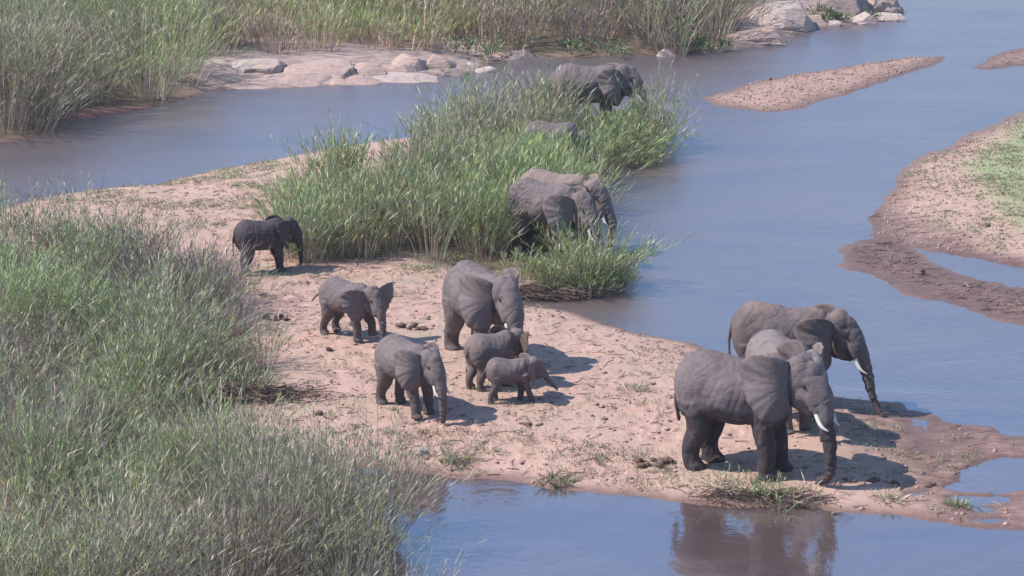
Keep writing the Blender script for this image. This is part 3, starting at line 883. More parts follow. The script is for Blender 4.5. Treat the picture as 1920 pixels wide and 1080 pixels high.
make_elephant('walker', 765, 768, 1.66, -52, hide_b, 'half-grown elephant with tiny tusks walking forward on the sand, trunk hanging straight', head=(2, 4, 0), trunk='down', ears=(0, 18),
              tusk=.13, legs={'RR': (-.10, 0), 'RL': (.02, 0), 'FR': (.10, 0), 'FL': (.02, 0)}, tail=[(-.61, 0, .60), (-.63, 0, .44), (-.64, 0, .33)], fat=1.06)
make_elephant('runner', 655, 631, 1.46, -36, hide_b, 'young elephant trotting with both ears spread and tail flicked out behind', head=(-8, 4, -.02), trunk='down', ears=(82, 55),
              legs={'RR': (-.10, 0), 'RL': (-.02, 0.02), 'FR': (.0, 0), 'FL': (.12, .07)}, tail=[(-.66, 0, .66), (-.76, 0, .58), (-.84, 0, .50)])
make_elephant('dark', 494, 509, 1.48, 28, hide_d, 'dark elephant in the open with its head pushed into the tall reeds', head=(0, 8, 0.0), trunk='down', ears=(8, 8), fat=1.08,
              legs={'RR': (-.05, 0), 'RL': (.06, 0), 'FR': (.0, 0), 'FL': (.09, 0)}, age=.95)
make_elephant('reeds_front', 1025, 478, 2.12, -30, hide_b, 'elephant with two white tusks feeding in the reeds, nearest of the reed feeders', head=(-6, 4, -.06), trunk='hook', ears=(14, 28),
              tusk=.15, legs={})
hide_f = skin_mat('hide_tan_backed', (0.16, 0.126, 0.12), (0.21, 0.168, 0.155), 0.5, back=((0.25, 0.185, 0.16), 1.65))
make_elephant('reeds_behind', 1046, 458, 2.14, -26, hide_f, 'elephant half hidden behind the tusked one in the reeds, ear tip raised', head=(-2, 4, -.05), trunk='hook', ears=(40, 16), tusk=.13)
make_elephant('reeds_hidden', 1038, 326, 1.72, -4, hide_b, 'elephant sunk in the reeds with only its back showing', head=(4, 12, -.14), trunk='mouth', ears=(14, 14))
make_elephant('reeds_far', 1104, 244, 2.30, -2, hide_b, 'farthest elephant, feeding at the tip of the reed island with trunk curled to mouth', head=(-8, -4, .0), trunk='mouth', ears=(10, 10),
              tusk=.16, fat=1.05)
for px, py, r, fct in ((488, 510, .75, .1), (1022, 478, 1.5, .45), (1060, 470, 1.6, .45), (1038, 324, 1.1, .7), (1048, 352, .9, .8), (1100, 250, 1.6, .5), (1160, 250, 1.5, .38)):
    cx, cy, _ = gt(px, py)
    CLEAR.append((cx, cy, r, fct))
# trodden sight lines in front of the animals standing in the reeds
for px, py, r, fct in ((1005, 520, 1.2, .5), (1075, 505, 1.7, .22), (1095, 475, 1.5, .25), (480, 792, .8, .3), (545, 780, .8, .3), (400, 805, .8, .4), (330, 770, .7, .5), (1090, 292, 1.5, .66), (1160, 285, 1.4, .5)):
    cx, cy, _ = gt(px, py)
    CLEAR.append((cx, cy, r, fct))

# ------------------------------------------------------------------ reed beds
def bed(name, label, P, dens, nper, height, sigma, seed, cat='reeds', gap=.36, **kw):
    rg = np.random.default_rng(seed)
    C = sample_poly(P, int(area(P) * dens), rg)
    keep = fbm(C[:, 0] * 0.6, C[:, 1] * 0.5, seed + 5, 3) > gap
    C = C[keep]
    V, Q, Cc = plants(C, nper, height, sigma, rg, **kw)
    o = link_mesh(name, np_mesh(name, V, Q, colors=Cc), reed_mat)
    tag(o, label, cat, kind='stuff')
    return o

RA = bed('reed_bed', 'big dense bed of green and purple-brown reeds at the left of the sand', W['RNA'], 1.7, 62, hfun(1.5, .5, .42, 61), 0.42, 1,
         gap=.385, gain=(.98, 1.03, .96), leafw=.008, nleaf=9, leafl=(.12, .28), pal=(.66, .14, .20), lean=.55, plume=.01, droop=.5, palvar=.8, hvar=.35, stemw=.0055)
RB = bed('reed_bed', 'foreground reeds with many dry tan stalks along the bottom left', W['RNB'], 2.0, 58, hfun(1.5, .55, .38, 62), 0.40, 2,
          gap=.385, gain=(.98, 1.0, .96), leafw=.007, nleaf=9, leafl=(.10, .25), pal=(.58, .27, .15), lean=.48, plume=.02, droop=.5, palvar=.8, hvar=.35, stemw=.006)
RM_ = bed('reed_bed', 'tall bright green reeds on the sand spit in the middle of the river', W['RM'], 1.8, 52, hfun(1.8, .35, .25, 63, extra=lambda x, y: .74 + .26 * sstep(-4.5, -1.5, x)), 0.45, 3,
         gain=(1.02, 1.03, .94), leafw=.009, nleaf=10, leafl=(.16, .36), pal=(.72, .25, .03), lean=.42, droop=.5, palvar=.7, hvar=.4, stemw=.007, leaf0=.35)
RL = bed('reed_bed', 'reeds on the far bank overhanging the water at upper left', W['RFL'], 0.65, 60, hfun(2.4, .22, .35, 64), 0.8, 4,
         gain=(1.06, 1.06, .95), leafw=.009, nleaf=11, leafl=(.18, .4), pal=(.68, .20, .12), lean=.55, stemw=.010, droop=.6, palvar=.8, hvar=.4, leaf0=.35)
RFm = bed('reed_bed', 'far reeds with purple-brown stems behind the pale rocks', W['RFM'], 0.65, 54, hfun(1.9, .18, .35, 65), 0.8, 5,
          gain=(1.22, 1.15, .98), leafw=.010, nleaf=8, leafl=(.22, .45), pal=(.52, .24, .24), lean=.36, stemw=.013, palvar=1.1, droop=.4, hvar=.4, leaf0=.45)
RFr = bed('reed_bed', 'far reed thicket leaning over the dark water at top centre', W['RFR'], 0.65, 56, hfun(2.5, .25, .35, 66), 0.85, 6,
          gain=(1.08, 1.06, .95), leafw=.011, nleaf=9, leafl=(.22, .45), pal=(.66, .14, .20), lean=.55, stemw=.012, palvar=1.0, droop=.5, hvar=.4, leaf0=.45)

bed('reed_bed', 'patch of purple-brown leafless reeds in the upper part of the left bed', poly([(215, 585), (330, 575), (420, 600), (470, 665), (380, 690), (260, 650)]), 2.6, 60, hfun(1.35, .6, .25, 69), 0.4, 9,
    leafw=.004, nleaf=5, leafl=(.12, .28), pal=(.16, .14, .70), lean=.4, droop=.3, palvar=.2, hvar=.25, stemw=.0065)
bed('reed_bed', 'patch of brownish purple stalks low at the left edge of the left bed', poly([(-60, 830), (120, 820), (230, 870), (180, 930), (-60, 940)]), 2.2, 60, hfun(1.3, .6, .25, 72), 0.4, 13,
    leafw=.004, nleaf=5, leafl=(.12, .28), pal=(.2, .2, .60), lean=.4, droop=.3, palvar=.2, hvar=.25, stemw=.0065, gain=(.8, .8, .8))
bed('reed_bed', 'patch of pale straw-coloured dry reeds at the bottom of the left bed', poly([(150, 1180), (420, 1120), (640, 1150), (700, 1290), (300, 1320)]), .8, 60, hfun(1.5, .6, .25, 70), 0.4, 10,
    leafw=.005, nleaf=5, leafl=(.12, .28), pal=(.15, .75, .10), lean=.4, droop=.4, palvar=.2, hvar=.25, stemw=.0065)
bed('reed_bed', 'few green reeds around the head of the dark elephant', poly([(548, 508), (612, 511), (612, 522), (548, 519)]), 7.0, 50, hfun(1.5, .5, .2, 71), 0.25, 12,
    gap=0, leafw=.009, nleaf=10, leafl=(.16, .36), pal=(.78, .2, .02), lean=.6, droop=.5, palvar=.4, hvar=.3)
_c = list(CLEAR); CLEAR[:] = [c for c in CLEAR if c[3] < .45]
bed('reed_bed', 'low dense leafy clump hanging over the water below the two reed-feeding elephants', poly([(985, 548), (1085, 558), (1150, 552), (1182, 535), (1165, 500), (1130, 478), (1060, 500), (1000, 520)]), 3.2, 60, hfun(.95, .6, .25, 67), 0.35, 7,
    leafw=.008, nleaf=11, leafl=(.12, .28), pal=(.80, .17, .03), lean=.6, droop=.6, palvar=.5, hvar=.25, gain=(1.0, 1.02, .95))
bed('reed_bed', 'dense leafy reeds overhanging the river at the right tip of the island', poly([(1170, 245), (1232, 252), (1240, 275), (1205, 308), (1125, 328), (1112, 312), (1170, 285)]), 1.9, 60, hfun(1.25, .5, .25, 68), 0.5, 8,
    leafw=.010, nleaf=11, leafl=(.16, .34), pal=(.78, .18, .04), lean=.75, droop=.7, palvar=.5, hvar=.3, gain=(1.0, 1.0, .95))
CLEAR[:] = _c
# ------------------------------------------------------------------ rocks
def rock_mat(name, c1, c2, dark=(0.16, 0.12, 0.115)):
    m, nt, b = mat(name)
    tc = N(nt, "ShaderNodeTexCoord"); o = tc.outputs['Object']
    n1 = noise_tex(nt, o, 0.9, 6, 0.6); n2 = noise_tex(nt, o, 5, 6, 0.65)
    st = noise_tex(nt, mapping(nt, o, (0.5, 0.7, 5.0), (R(6), R(8), 0)), 1.3, 6, 0.65, 0.6)
    col = mixc(nt, ramp(nt, n1, [(0.38, (0, 0, 0)), (0.66, (1, 1, 1))]), c1, c2)
    col = mixc(nt, mth(nt, 'MULTIPLY', ramp(nt, n2, [(0.52, (0, 0, 0)), (0.7, (1, 1, 1))]), .55), col, dark)
    col = mixc(nt, mth(nt, 'MULTIPLY', ramp(nt, st, [(0.30, (1, 1, 1)), (0.42, (0, 0, 0))]), .5), col, dark)
    nt.links.new(col, b.inputs['Base Color']); b.inputs['Roughness'].default_value = .85
    bn = bump(nt, st, .9, .14); bn = bump(nt, n2, .6, .05, bn)
    nt.links.new(bn, b.inputs['Normal'])
    return m
rk_pale = rock_mat('pale_granite', (0.45, 0.37, 0.33), (0.39, 0.29, 0.25))
rk_pink = rock_mat('pink_granite', (0.44, 0.31, 0.26), (0.36, 0.255, 0.22))
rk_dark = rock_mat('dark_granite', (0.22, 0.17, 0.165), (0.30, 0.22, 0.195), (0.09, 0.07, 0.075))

def rock(x0, x1, ytop, ybase, m, label, seed, depth=None, yaw=0, boxy=2.6, slope=0.0, sink=.25, group=None, steps=0.045):
    """a boulder between the sight lines x0..x1, standing on the bank at ybase"""
    cx, cy, cz = gt((x0 + x1) / 2, ybase)
    dist = math.sqrt(cx * cx + cy * cy + CAM_H ** 2); sc_ = F_PX / dist
    w = (x1 - x0) / sc_ / 2 * (1.12 if group == 'rocks of the far bank outcrop' else 1)
    d = min(depth or w * .6, w * .75)
    hgt = (max((ybase - ytop) / sc_ * 1.05 - d * 0.12, .25) + sink * .4) * (.86 if group == 'rocks of the far bank outcrop' else 1)
    bm = bmesh.new()
    bmesh.ops.create_icosphere(bm, subdivisions=6, radius=1)
    rr = np.random.default_rng(seed); off = Vector(rr.uniform(-50, 50, 3))
    planes = []
    for _ in range(9):
        nn = rr.normal(0, 1, 3); nn[2] = abs(nn[2]) * .9; nn /= np.linalg.norm(nn)
        planes.append((nn, rr.uniform(.62, .92)))
    for v in bm.verts:
        p = v.co.copy()
        q = (abs(p.x) ** boxy + abs(p.y) ** boxy + abs(p.z) ** boxy) ** (-1 / boxy)
        p = p * q
        s3 = Vector((p.x * w, p.y * d, p.z * hgt * 1.2))
        k = mnoise.fractal(s3 * .55 + off, 1.0, 2.0, 3) * .22 + mnoise.fractal(s3 * 1.9 + off, 1.0, 2.0, 4) * .07
        p = Vector((p.x * w, p.y * d, p.z * hgt)) * (1 + k)
        zz = p.z + slope * p.x
        # ledges of the bedding
        lay = (zz + .5 * mnoise.noise(s3 * .4 + off)) / .34
        fr = lay - math.floor(lay)
        p += Vector((p.x, p.y, 0)).normalized() * steps * (fr - .5) * 2 if (p.x or p.y) else Vector()
        p.z = zz
        for nn, dd_ in planes:
            e_ = p.x / w * nn[0] + p.y / d * nn[1] + p.z / hgt * nn[2] - dd_ + .05 * mnoise.noise(s3 * .8 + off)
            if e_ > 0: p -= Vector((nn[0] * w, nn[1] * d, nn[2] * hgt)) * e_ * .85
        v.co = p
    bmesh.ops.recalc_face_normals(bm, faces=bm.faces)
    me = bpy.data.meshes.new('rock'); bm.to_mesh(me); bm.free()
    o = link_mesh('rock', me, m, smooth=True)
    o.location = (cx, cy + d * .9, cz - sink * .4)
    o.rotation_euler = (0, 0, R(yaw))
    tag(o, label, 'rock', group)
    return o

GL = 'rocks of the far bank outcrop'
rock(318, 470, 126, 166, rk_pink, 'low rounded rock at the left end of the outcrop, partly under reeds', 1, depth=2.0, group=GL)
rock(320, 440, 110, 130, rk_pale, 'flat pale slab behind the left end rock, just below the reeds', 2, depth=1.0, group=GL)
rock(408, 532, 103, 140, rk_pale, 'whitest domed rock of the outcrop on the far bank', 3, depth=2.2, group=GL)
rock(440, 660, 134, 166, rk_pink, 'long low shelf rock sloping into the water below the white dome', 4, depth=1.8, group=GL)
rock(330, 560, 146, 169, rk_pink, 'long flat waterline slab below the left end rock', 13, depth=1.3, group=GL)
rock(560, 720, 138, 160, rk_pink, 'flat waterline slab under the broad sloping rock', 14, depth=1.3, group=GL)
rock(600, 700, 112, 140, rk_pink, 'pink shoulder of rock between the sloping and the rounded ones', 15, depth=1.6, group=GL)
rock(690, 790, 120, 146, rk_pink, 'smooth sloping rock just below the tall layered one', 16, depth=1.3, group=GL)
rock(516, 655, 108, 155, rk_pink, 'broad sloping pinkish rock in the middle of the outcrop', 5, depth=2.4, slope=.10, group=GL)
rock(636, 738, 114, 152, rk_pink, 'smooth rounded rock right of the broad sloping one', 6, depth=1.8, group=GL)
rock(715, 812, 100, 140, rk_pink, 'tall layered rock with steps in the right half of the outcrop', 7, depth=1.5, slope=-.05, steps=.10, group=GL)
rock(780, 862, 102, 138, rk_pink, 'overhanging flat-topped rock right of the layered one', 8, depth=1.4, steps=.10, group=GL)
rock(620, 850, 136, 156, rk_pale, 'long stepped ledge at the waterline under the layered rocks', 9, depth=1.1, steps=.1, group=GL)
rock(820, 880, 124, 143, rk_dark, 'small dark wedge of rock beside the flat-topped one', 10, depth=.8, group=GL)
rock(866, 898, 117, 130, rk_pale, 'small round boulder near the tip of the outcrop', 11, depth=.5, group=GL)
rock(878, 934, 122, 137, rk_pale, 'low pointed rock at the right tip of the outcrop', 12, depth=.8, group=GL)
GR = 'rocks at the top of the channel'
rock(1392, 1545, 2, 55, rk_pale, 'big smooth domed boulder at the top, beside the far reeds', 21, depth=3.2, group=GR)
rock(1370, 1500, 44, 84, rk_pink, 'reddish layered rock sloping to the water under the big domed boulder', 22, depth=2.4, slope=-.06, steps=.1, group=GR)
rock(1520, 1655, -22, 38, rk_dark, 'dark rock behind the small white-topped one', 23, depth=3.5, slope=-.12, group=GR)
rock(1560, 1700, -16, 22, rk_pink, 'pinkish ridge of rock running down to the open water', 28, depth=2.0, slope=-.14, group=GR)
rock(1592, 1650, 24, 46, rk_pale, 'small white-topped boulder at the water edge', 24, depth=1.3, group=GR)
rock(1625, 1716, 28, 40, rk_pale, 'thin flat rock pointing out into the river', 25, depth=.8, group=GR)
rock(1552, 1580, 42, 50, rk_pale, 'tiny flat stone between the two pale boulders', 26, depth=.6, group=GR)
rock(1222, 1272, 96, 107, rk_pale, 'small low stone at the foot of the far reeds', 27, depth=.7)
rock(192, 264, -6, 26, rk_pale, 'pale stone showing between the reeds at the top left', 31, depth=1.5)
rock(700, 768, 50, 84, rk_pale, 'pale boulder half sunk in the purple reeds', 32, depth=1.5)
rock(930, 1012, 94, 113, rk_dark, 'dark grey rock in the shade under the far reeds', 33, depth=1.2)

# ------------------------------------------------------------------ dung, stones, sticks
dung_m, nt, b = mat('dung')
nt.links.new(ramp(nt, noise_tex(nt, N(nt, "ShaderNodeTexCoord").outputs['Object'], 14, 4), [(0.35, (0.075, 0.045, 0.035)), (0.65, (0.17, 0.105, 0.08))]), b.inputs['Base Color'])
b.inputs['Roughness'].default_value = 0.95
def clods(name, px, py, n, r, spread, label, cat, seed, m=None):
    x, y, z = gt(px, py)
    rr = np.random.default_rng(seed)
    bm = bmesh.new()
    for i in range(n):
        a = rr.uniform(0, 2 * pi); q = spread * math.sqrt(rr.random())
        s = .78 * r * rr.uniform(.65, 1.2)
        lo = Vector((q * cos(a), q * sin(a) * .8, s * .45 + (s * .6 if i % 3 == 2 else 0)))
        mt = Matrix.Translation(lo) @ Matrix.Rotation(rr.uniform(0, 3), 4, 'Z') @ Matrix.Diagonal((s * 1.2, s, s * .75, 1))
        res = bmesh.ops.create_icosphere(bm, subdivisions=2, radius=1, matrix=mt)
        for v in res['verts']:
            v.co += (v.co - lo) * .45 * mnoise.noise(v.co * (2.2 / s) + Vector((i, seed, 0)))
    me = bpy.data.meshes.new(name); bm.to_mesh(me); bm.free()
    o = link_mesh(name, me, m or dung_m, smooth=True); o.location = (x, y, z - .01)
    tag(o, label, cat)
    return o
clods('dung_pile', 500, 598, 4, .09, .08, 'small dark dung lump nearest the left reeds, below the dark elephant', 'dung', 1)
clods('dung_pile', 526, 599, 6, .10, .14, 'purplish dung heap left of the trotting young elephant', 'dung', 2)
clods('dung_pile', 615, 657, 3, .08, .08, 'dark dung lump just below the trotting elephant', 'dung', 3)
clods('dung_pile', 597, 777, 3, .07, .06, 'lone dung lump on bare sand near the tips of the lower reeds', 'dung', 4)
clods('dung_pile', 762, 614, 6, .09, .22, 'loose brown dung heap left of a rounder one on the sand', 'dung', 5)
clods('dung_pile', 787, 618, 5, .09, .12, 'rounder dung heap on the sand left of the tall elephant', 'dung', 6)
clods('dung_pile', 845, 622, 3, .09, .07, 'dung lump beside the hind foot of the tall elephant', 'dung', 7)
clods('dung_pile', 984, 799, 6, .07, .20, 'flat dark dung patch on the sand below the smallest calf', 'dung', 8)
clods('dung_pile', 1009, 797, 3, .05, .10, 'tiny dung crumbs right of the flat patch', 'dung', 9)
clods('dung_pile', 1222, 873, 9, .10, .30, 'reddish clod heap on the sand behind the largest elephant', 'dung', 10)
clods('dung_pile', 1245, 868, 7, .11, .18, 'taller reddish clod heap close to the hind feet of the largest elephant', 'dung', 11)
clods('dung_pile', 1320, 861, 4, .11, .10, 'brown clods between the hind feet of the largest elephant', 'dung', 12)
clods('dung_pile', 1843, 424, 4, .10, .14, 'single dark lump on the right bank below the green lawn', 'dung', 13)
clods('dung_pile', 668, 293, 3, .07, .06, 'dark lump on the sand at the far edge of the spit', 'dung', 14)
clods('dung_pile', 1685, 908, 4, .07, .10, 'dark clod on the wet mud right of the largest elephant shadow', 'dung', 15)
clods('dung_pile', 1743, 911, 4, .08, .10, 'brown clod on the wet mud beside the puddles', 'dung', 16)
clods('dung_pile', 1632, 902, 5, .07, .16, 'scattered clods at the tip of the largest elephant shadow', 'dung', 17)
clods('dung_pile', 1590, 901, 4, .06, .14, 'small clods just right of the trunk of the largest elephant', 'dung', 18)
clods('dung_pile', 1735, 516, 5, .10, .2, 'lumps of mud on the narrow mud spit at right', 'mud clods', 19)
clods('dung_pile', 1445, 150, 3, .07, .06, 'dark lump on the small sand island', 'dung', 20)

wood_m, nt, b = mat('dead_wood')
nt.links.new(ramp(nt, noise_tex(nt, None, 9, 3), [(0.3, (0.10, 0.07, 0.055)), (0.7, (0.32, 0.26, 0.21))]), b.inputs['Base Color'])
b.inputs['Roughness'].default_value = .9
def sticks(P, n, name, label, seed, ln=(.08, .35), rad=.006, col=None, kind='stuff', cat='twigs'):
    rg = np.random.default_rng(seed)
    c = sample_poly(P, n, rg)
    z = terrain(c[:, 0], c[:, 1]); ok = z > .015
    c = c[ok]; z = z[ok]; n = len(c)
    a = rg.normal(0, .9, n); L = rg.uniform(*ln, n) ** 1.0
    k = 3; t = np.linspace(-.5, .5, k)[None, :]
    Pn = np.empty((n, k, 3))
    bend = rg.normal(0, .15, n)[:, None]
    Pn[:, :, 0] = c[:, 0][:, None] + (np.cos(a) * L)[:, None] * t - np.sin(a)[:, None] * bend * L[:, None] * (t * t)
    Pn[:, :, 1] = c[:, 1][:, None] + (np.sin(a) * L)[:, None] * t + np.cos(a)[:, None] * bend * L[:, None] * (t * t)
    Pn[:, :, 2] = z[:, None] + .012 + rg.uniform(0, .05, n)[:, None] * (t + .5)
    Wv = np.zeros((n, k, 3)); ww = rad * rg.uniform(.6, 1.6, n)[:, None]
    Wv[:, :, 0] = -np.sin(a)[:, None] * ww; Wv[:, :, 1] = np.cos(a)[:, None] * ww
    V1, Q1 = ribbon(Pn, Wv)
    Wv2 = np.zeros((n, k, 3)); Wv2[:, :, 2] = ww
    V2, Q2 = ribbon(Pn, Wv2)
    base = np.array([(0.10, .06, .05), (.2, .14, .11), (.42, .34, .27), (.30, .22, .17)])[rg.integers(0, 4, n)]
    C1 = np.repeat(base, k * 2, 0)
    o = link_mesh(name, np_mesh(name, np.concatenate([V1, V2]), np.concatenate([Q1, Q2 + len(V1)]), colors=np.concatenate([C1, C1])), litter_mat)
    return tag(o, label, cat, kind=kind)
litter_mat = plant_mat('dry_litter', 0.05)
SAND = poly([(40, 395), (700, 290), (760, 520), (960, 560), (1300, 660), (1700, 770), (1900, 830), (1900, 990), (1500, 950), (1100, 915), (600, 880), (420, 780), (560, 740), (470, 600), (420, 480)])
sticks(SAND, 1700, 'dry_litter', 'scattered dry twigs and reed scraps on the sand', 5)
sticks(W['SPIT'], 500, 'dry_litter', 'flood debris lying on the right mud spit', 6, ln=(.1, .5), rad=.006)
sticks(W['BANK_R'][2:12], 160, 'dry_litter', 'twigs on the right bank sand', 7, ln=(.1, .4), rad=.006)
sticks(W['ISLE'], 90, 'dry_litter', 'twigs on the small sand island', 8, ln=(.1, .3), rad=.006)


def pebbles(P, n, seed, label, dim=1.0):
    """loose crumbs of sand and hoof-thrown clods"""
    rg = np.random.default_rng(seed)
    c = sample_poly(P, n, rg); z = terrain(c[:, 0], c[:, 1]); ok = z > .02; c = c[ok]; z = z[ok]; n = len(c)
    s = .012 + .05 * rg.random(n) ** 5
    o8 = np.array([(1, 0, 0), (0, 1, 0), (-1, 0, 0), (0, -1, 0), (0, 0, 1), (0, 0, -1)], float)
    V = c_ = np.empty((n, 6, 3)); jitt = rg.uniform(.7, 1.3, (n, 6, 1))
    V[:] = o8[None] * jitt * s[:, None, None] * np.array([1.3, 1.3, .8])
    V[:, :, 0] += c[:, 0][:, None]; V[:, :, 1] += c[:, 1][:, None]; V[:, :, 2] += z[:, None] + .002
    f = np.array([(0, 1, 4), (1, 2, 4), (2, 3, 4), (3, 0, 4), (1, 0, 5), (2, 1, 5), (3, 2, 5), (0, 3, 5)])
    F = (np.arange(n) * 6)[:, None, None] + f[None]
    base = np.array([(0.38, .25, .20), (.30, .19, .155), (.42, .29, .24), (.20, .13, .11)])[rg.integers(0, 4, n)] * dim
    o = link_mesh('sand_crumbs', np_mesh('sand_crumbs', V.reshape(-1, 3), F.reshape(-1, 3), colors=np.repeat(base, 6, 0)), litter_mat)
    return tag(o, label, 'pebbles', kind='stuff')
pebbles(SAND, 5000, 3, 'loose crumbs and clods trampled into the sand')
pebbles(W['ISLE'], 2500, 4, 'loose crumbs on the small sand island', dim=.85)
pebbles(W['BANK_R'][2:12], 3500, 6, 'loose crumbs on the right bank', dim=.9)
pebbles(W['SLIVER'], 900, 8, 'lumps on the far sliver of sand at the right edge', dim=.6)
pebbles(W['SPIT'], 900, 7, 'lumps of wet mud on the right mud spit', dim=.5)

# short grass growing thinly on the sand
def turf(P, n, label, seed, h=.09, thr=.5, sigma=.12, nper=6, pal=(.7, .28, .02), w=.006):
    rg = np.random.default_rng(seed)
    C = sample_poly(P, n, rg)
    C = C[(fbm(C[:, 0] * .55, C[:, 1] * .7, 31, 4) > thr) & (terrain(C[:, 0], C[:, 1]) > .03)]
    V, Q, Cc = plants(C, nper, hfun(h, .5, .3, seed), sigma, rg, leafw=w, nleaf=3, leafl=(.05, .13), pal=pal, lean=.5, stemw=.004)
    return tag(link_mesh('short_grass', np_mesh('short_grass', V, Q, colors=Cc), reed_mat), label, 'grass', kind='stuff')
turf(SAND, 2600, 'thin short grass dotted over the sand', 71, thr=.53)
turf(poly([(600, 830), (900, 830), (1250, 870), (1330, 930), (1000, 905), (760, 878), (640, 870)]), 420, 'low grass along the near shore of the sand', 72, h=.12, thr=.40)
turf(poly([(720, 500), (900, 500), (960, 545), (860, 545), (740, 530)]), 300, 'short yellow-green grass at the foot of the reeds behind the young elephants', 73, h=.14, thr=.35)
turf(W['LAWN'], 2600, 'short green lawn grass on the right bank', 75, h=.10, thr=.36, w=.008)
turf(poly([(1690, 320), (1850, 250), (1920, 260), (1900, 480), (1650, 430)]), 700, 'thin grass around the lawn on the right bank', 76, h=.08, thr=.46, w=.008)
turf(poly([(60, 380), (520, 300), (560, 420), (430, 480), (300, 430)]), 1300, 'sparse grass on the far part of the spit', 74, h=.10, thr=.46)

def tuft(name, px, py, K, spread, h, nper, label, cat, seed, pal=(.8, .15, .05), lean=.5, leafw=.009, nleaf=5, mat_=None, sx=1.6, group=None, leafl=(.12, .3)):
    rg = np.random.default_rng(seed)
    x, y, z = gt(px, py)
    C = np.c_[x + rg.normal(0, spread * sx * .5, K), y + rg.normal(0, spread * .4, K)]
    V, Q, Cc = plants(C, nper, hfun(h, .5, .1, seed), .18, rg, leafw=leafw, nleaf=nleaf, leafl=leafl, pal=pal, lean=lean, stemw=.005)
    V = V - np.array([x, y, z])
    o = link_mesh(name, np_mesh(name, V, Q, colors=Cc), mat_ or reed_mat); o.location = (x, y, z)
    return tag(o, label, cat, group)

def root_mat(name, px, py, w, d, h, n, seed, parent=None, label=None, cat=None):
    """tangle of dead roots and stalks"""
    rg = np.random.default_rng(seed)
    x, y, z = gt(px, py)
    n1 = n; k = 5
    c = np.c_[rg.normal(0, w * .4, n1), rg.normal(0, d * .4, n1)]
    a = rg.uniform(0, 2 * pi, n1); L = rg.uniform(.15, .5, n1)
    t = np.linspace(0, 1, k)[None, :]
    el = rg.uniform(-.3, .7, n1)[:, None]
    turn = rg.normal(0, 1.2, n1)[:, None]
    aa = a[:, None] + turn * t
    P = np.empty((n1, k, 3))
    P[:, :, 0] = c[:, 0][:, None] + L[:, None] * t * np.cos(aa)
    P[:, :, 1] = c[:, 1][:, None] + L[:, None] * t * np.sin(aa)
    P[:, :, 2] = rg.uniform(0, h * .6, n1)[:, None] + L[:, None] * (el * t - .6 * t * t * np.abs(el))
    P[:, :, 2] = np.maximum(P[:, :, 2], terrain(P[:, :, 0].ravel() + x, P[:, :, 1].ravel() + y).reshape(n1, k) - z)
    r = rg.uniform(.004, .010, n1)[:, None]
    wa = rg.uniform(0, pi, n1)[:, None]
    W1 = np.zeros((n1, k, 3)); W1[:, :, 0] = np.cos(wa) * r; W1[:, :, 1] = np.sin(wa) * r
    W2 = np.zeros((n1, k, 3)); W2[:, :, 2] = r
    V1, Q1 = ribbon(P, W1); V2, Q2 = ribbon(P, W2)
    base = np.array([(0.09, .055, .045), (.17, .11, .09), (.40, .31, .25), (.24, .17, .13), (.13, .09, .08)])[rg.integers(0, 5, n1)]
    Cc = np.repeat(base, k * 2, 0)
    o = link_mesh(name, np_mesh(name, np.concatenate([V1, V2]), np.concatenate([Q1, Q2 + len(V1)]), colors=np.concatenate([Cc, Cc])), litter_mat)
    if parent: o.parent = parent
    else: o.location = (x, y, z)
    if label: tag(o, label, cat)
    return o

t1 = tuft('grass_tussock', 1385, 935, 9, .75, .42, 12, 'sparse green tussock on dead roots at the water edge, in front of the largest elephant', 'grass tuft', 81, pal=(.85, .13, .02), lean=.7)
root_mat('root_tangle', 1385, 935, 1.0, .3, .15, 260, 82, parent=t1)
t2 = tuft('grass_tussock', 1480, 940, 7, .5, .28, 8, 'dry twiggy tussock just right of the green one, under the trunk of the largest elephant', 'grass tuft', 83, pal=(.35, .6, .05), lean=.8)
root_mat('root_tangle', 1480, 940, .9, .3, .14, 280, 84, parent=t2)
t3 = tuft('grass_tussock', 1670, 938, 4, .12, .16, 8, 'small dry grass tussock on the wet mud at lower right', 'grass tuft', 85, pal=(.3, .65, .05), lean=.8)
t4 = tuft('grass_tussock', 1800, 948, 5, .10, .07, 8, 'low pale green tussock among the puddles', 'grass tuft', 86, pal=(.7, .3, 0), lean=.9)
t5 = tuft('grass_tussock', 1190, 732, 4, .15, .12, 8, 'little yellowish grass tussock alone on the bare sand in the middle', 'grass tuft', 87, pal=(.4, .6, 0), lean=.9)
t6 = tuft('grass_tussock', 1045, 905, 6, .22, .14, 10, 'flattened grass tussock on the near shore with bleached stalks', 'grass tuft', 88, pal=(.45, .5, .05), lean=1.1)
t7 = tuft('grass_tussock', 848, 868, 6, .25, .16, 10, 'green tussock on the near shore beside the little pale bird', 'grass tuft', 89, pal=(.7, .25, .05), lean=.8)
root_mat('root_mass', 1025, 556, 1.35, .45, .35, 2200, 90, label='brown mass of dead roots under the reeds above the inlet', cat='roots')
root_mat('root_mass', 475, 748, 1.8, .6, .30, 900, 91, label='flattened dead reeds in the dark hollow at the right end of the left bed', cat='dead reeds')
for i, (px, py, h, lb) in enumerate([(1255, 98, 1.0, 'bright green leafy shrub at the waterline under the far reeds'), (1290, 96, .8, 'small bright green shrub right of the leafier one under the far reeds'),
                                     (890, 106, .9, 'bright green shrub at the right end of the rock outcrop'), (1120, 103, .7, 'fresh green shrub hanging over the bank above the farthest elephant'),
                                     (1555, 42, .5, 'little green plant growing between the boulders at the top')]):
    tuft('green_shrub', px, py, 8, 1.0, h, 12, lb, 'shrub', 100 + i, pal=(1.0, 0, 0), lean=.5, leafw=.022 if py < 200 else .012, nleaf=14, leafl=(.10, .22))

